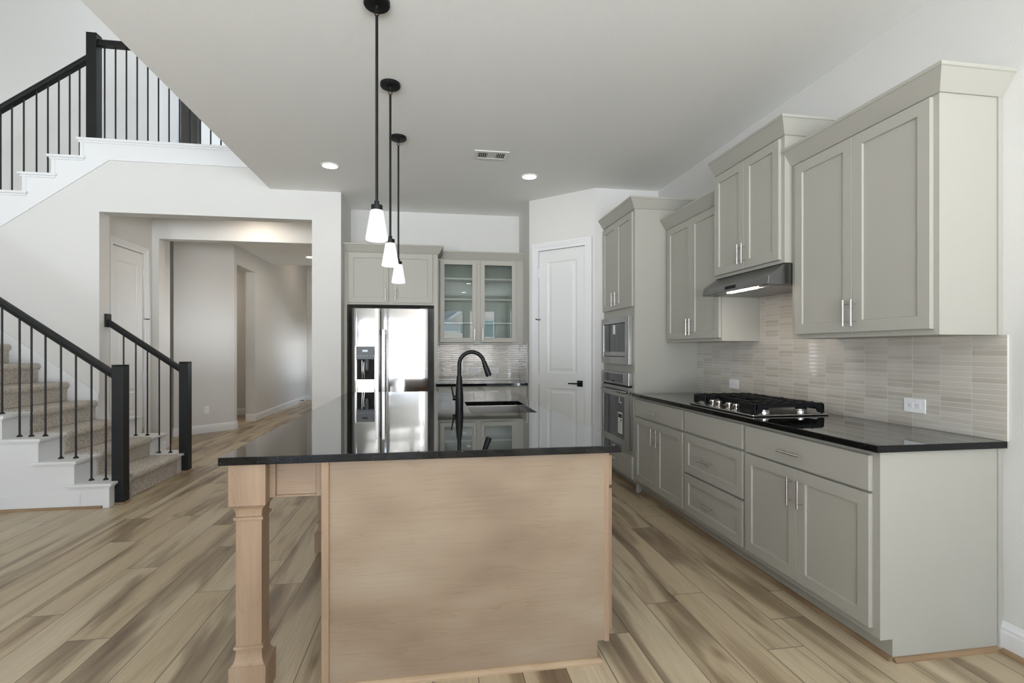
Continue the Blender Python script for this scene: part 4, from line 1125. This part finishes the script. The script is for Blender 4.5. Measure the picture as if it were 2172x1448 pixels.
# island worktop with sink cut-out
SX0, SX1, SY0, SY1 = 0.248, 0.664, 3.14, 3.86
def TZ(a, b, c): return (a, b, c)
it = MB().hollow((IX0, IX1, IY0, IY1), (SX0, SX1, SY0, SY1), 0.884, 0.914, TZ).build('countertop', 'granite', bevel=0.0025)
tag(it, 'large polished black granite island countertop with a sink cut-out', 'countertop')
sk = thing('kitchen_sink', 'undermount stainless steel sink in the island countertop', 'sink', ((SX0 + SX1) / 2, (SY0 + SY1) / 2, 0.66))
m = MB()
R, R2, R3 = (SX0 - 0.012, SX1 + 0.012, SY0 - 0.012, SY1 + 0.012), (SX0 - 0.002, SX1 + 0.002, SY0 - 0.002, SY1 + 0.002), (SX0 + 0.02, SX1 - 0.02, SY0 + 0.02, SY1 - 0.02)
m.ring(R, 0.8835, R2, 0.8835, TZ); m.ring(R2, 0.8835, R2, 0.70, TZ); m.ring(R2, 0.70, R3, 0.68, TZ); m.rect(R3, 0.68, TZ)
m.ring(R, 0.8835, R, 0.66, TZ); m.rect(R, 0.66, TZ)
m.build('basin', 'steelh', sk, bevel=0.006)
MB().lathe([(0.045, 0.0), (0.045, 0.003), (0.03, 0.003), (0.028, 0.001)], (0.456, 3.5, 0.6802), 24).build('drain', 'chrome', sk, smooth=40)

# faucet
FX, FY, FZ = 0.190, 3.50, 0.9143
fa = thing('kitchen_faucet', 'matte black gooseneck pull-down faucet standing on the island', 'faucet', (FX, FY, FZ))
MB().lathe([(0.027, 0), (0.0275, 0.004), (0.0275, 0.01), (0.0285, 0.04), (0.0285, 0.075), (0.0255, 0.12), (0.0215, 0.17), (0.0185, 0.205), (0.0178, 0.215)], (FX, FY, FZ), 28).build('body', 'mblack', fa, smooth=40)
pts = [(FX, FY, FZ + 0.213), (FX, FY, FZ + 0.295)]
rr = 0.086; cx_, cz_ = FX + rr, FZ + 0.295
for k in range(1, 15):
    t = math.pi - math.radians(166) * k / 14
    pts.append((cx_ + rr * math.cos(t), FY, cz_ + rr * math.sin(t)))
MB().tube(pts, 0.0135, 16).build('spout', 'mblack', fa, smooth=50)
e = Vector(pts[-1]); d = (Vector(pts[-1]) - Vector(pts[-2])).normalized()
MB().tube([e, e + d * 0.006, e + d * 0.012, e + d * 0.05, e + d * 0.095, e + d * 0.108], [0.0150, 0.0165, 0.0165, 0.0185, 0.0215, 0.0205], 20).build('spray_head', 'mblack', fa, smooth=50)
MB().tube([(FX - 0.022, FY, FZ + 0.065), (FX - 0.046, FY, FZ + 0.065)], 0.017, 16).build('valve', 'mblack', fa, smooth=50)
MB().tube([(FX - 0.040, FY - 0.002, FZ + 0.075), (FX - 0.046, FY - 0.01, FZ + 0.11), (FX - 0.056, FY - 0.02, FZ + 0.152)], [0.006, 0.0052, 0.0048], 10).build('lever', 'mblack', fa, smooth=50)

# ---------------------------------------------------------------- ceiling fixtures
def pendant(x, y, label):
    t = thing('pendant_light', label, 'pendant light', (x, y, 1.856), 'pendant lights over the island')
    MB().lathe([(0.065, HC - 0.0005), (0.065, HC - 0.018), (0.060, HC - 0.024), (0.012, HC - 0.026), (0.010, HC - 0.040), (0.004, HC - 0.046)], (x, y, 0), 32).build('canopy', 'mblack', t, smooth=35)
    m = MB(); pts = [(x + 0.010 * math.cos(a), y, HC - 0.060 + 0.014 * math.sin(a)) for a in [2 * math.pi * k / 14 for k in range(15)]]
    m.tube(pts, 0.0028, 8, cap=False); m.build('swivel_loop', 'mblack', t, smooth=60)
    MB().tube([(x, y, HC - 0.072), (x, y, 2.035)], 0.0072, 12).build('rod', 'mblack', t, smooth=50)
    MB().lathe([(0.012, 2.055), (0.012, 2.036), (0.0285, 2.034), (0.0285, 2.006)], (x, y, 0), 28).build('socket_cap', 'mblack', t, smooth=35)
    MB().lathe([(0.012, 2.009), (0.028, 2.009), (0.0315, 2.004), (0.0545, 1.866), (0.0535, 1.860), (0.050, 1.8575), (0.0, 1.857)], (x, y, 0), 40, cap=False).build('lamp_shade', 'pend', t, smooth=50)
    return t
p0 = pendant(-0.270, 2.607, 'black pendant with frosted shade over the end of the island facing the camera')
dup(p0, (-0.266, 3.398, 1.856), 'black pendant with frosted shade over the middle of the island')
dup(p0, (-0.267, 4.237, 1.856), 'black pendant with frosted shade over the island end facing the refrigerator')

def can(x, y, label, group=None, lens='can'):
    t = thing('recessed_light', label, 'ceiling light', (x, y, HC), group)
    MB().lathe([(0.086, 0), (0.085, -0.004), (0.070, -0.006), (0.069, -0.002)], (x, y, HC - 0.0005), 36, cap=False).build('trim_ring', 'white', t, smooth=40)
    MB().lathe([(0.0, -0.0022), (0.069, -0.0022), (0.069, -0.0012), (0.0, -0.0012)], (x, y, HC - 0.0005), 36, cap=False).build('lens', lens, t, smooth=30)
    return t
c0 = can(-0.948, 5.0, 'lit recessed ceiling light close to the hall opening pillar')
dup(c0, (0.975, 5.0, HC), 'lit recessed ceiling light between the air vent and the pantry door')
c1 = can(-2.25, 10.0, 'lit recessed ceiling light far down the hall', None, 'canw')
dup(c1, (-2.2, 6.62, HC), 'recessed ceiling light just inside the hall, hidden above the opening')
for (x, y) in ((-0.95, 1.9), (0.97, 1.9), (-0.95, -0.9), (0.97, -0.9), (-0.95, -3.0), (0.97, -3.0)):  # unseen cans, added because the kitchen needs their light
    o = dup(c0, (x, y, HC), 'recessed kitchen ceiling light out of view, added for its light'); o['group'] = 'recessed ceiling lights outside the view'
for (x, y) in ((-2.2, 8.2), (-4.2, 9.7)):  # unseen lamps added to lift the hall brightness
    o = dup(c1, (x, y, HC), 'unseen recessed ceiling light added to brighten the hall'); o['group'] = 'unseen lights added to the hall'
o = dup(c1, (-2.3, 12.4, 3.75), 'unseen foyer ceiling light added to brighten the far hall')  # unseen lamp added to light the foyer walls

av = thing('air_vent', 'white rectangular air vent in the kitchen ceiling', 'air vent', (0.528, 4.5, HC))
TV = TC(HC)
MB().hollow((0.375, 0.683, 4.405, 4.602), (0.41, 0.65, 4.445, 4.565), 0.0005, 0.007, TV).build('frame', 'vented', av, bevel=0.002)
MB().box(0.411, 0.649, 4.446, 4.564, 0.0006, 0.0012, TV).build('duct_shade_sheet', 'dark', av)  # flat dark sheet painted as the shade inside the duct
m = MB()
for k in range(15):
    xx = 0.418 + 0.0164 * k
    if 5 <= k <= 9: m.box(xx - 0.006, xx + 0.0075, 4.447, 4.563, 0.0014, 0.0050, TV)
    else: m.box(xx - 0.002, xx + 0.003, 4.447, 4.563, 0.0014, 0.0060, TV)
m.build('louvers', 'vented', av)

# hall details
q = math.sqrt(0.5)
dd = Vector((0.66, 0.68, 0)).normalized()
def THD(a, b, c): return (-3.87 + dd.x * a + dd.y * c, 8.27 + dd.y * a - dd.x * c, b)
outlet('wall_outlet', 'white outlet low on the angled hall wall', THD, 0.52, 0.36, False)
t = MB().tube([(-3.195, 13.1, 0.06), (-3.12, 13.1, 0.06)], 0.008, 10).lathe([(0.016, 0), (0.016, 0.02)], (-3.115, 13.1, 0.05), 12).build('door_stopper', 'mblack', smooth=50)
tag(t, 'small black door stopper on the far hall baseboard', 'door stopper')

# ---------------------------------------------------------------- outside, seen in reflections
hs = thing('brick_house', 'pale brick neighbouring house mirrored in the glass cabinet doors', 'house', (3, -30, -0.6))
HYF = -28.0
T = lambda a, b, c: (a, HYF + c, b)
MB().prism([(-4, -0.6), (13, -0.6), (13, 3.4), (7.0, 7.4), (1.21, 3.5), (-4, 3.5)], -8, 0, T).build('wall', 'brick', hs)
for (a, b, c, d) in ((2.17, 3.05, 2.53, 3.40), (4.1, 5.0, 2.26, 3.72)):
    o = MB().hollow((a, b, c, d), (a + 0.09, b - 0.09, c + 0.09, d - 0.09), 0.0, 0.08, T).build('window_frame', 'white', hs)
    MB().box(a + 0.09, b - 0.09, c + 0.09, d - 0.09, 0.005, 0.03, T).build('window_glass', 'winglass', o)
MB().prism([(-5, 3.35), (1.0, 3.35), (7.0, 7.45), (7.0, 7.9), (-5, 7.9)], 0.05, 0.2, T).build('roof', 'shingle', hs)
MB().prism([(1.0, 3.32), (7.05, 7.45), (7.05, 7.72), (0.98, 3.57)], 0.2, 0.5, T).build('fascia', 'white', hs)
MB().prism([(-5, 2.86), (2.05, 2.72), (1.5, 3.42), (-5, 3.7)], 0.3, 1.8, T).build('porch_roof', 'shingle', hs)
MB().prism([(-5, 2.68), (1.55, 2.62), (2.05, 2.74), (-5, 2.88)], 0.3, 1.85, T).build('porch_fascia', 'white', hs)
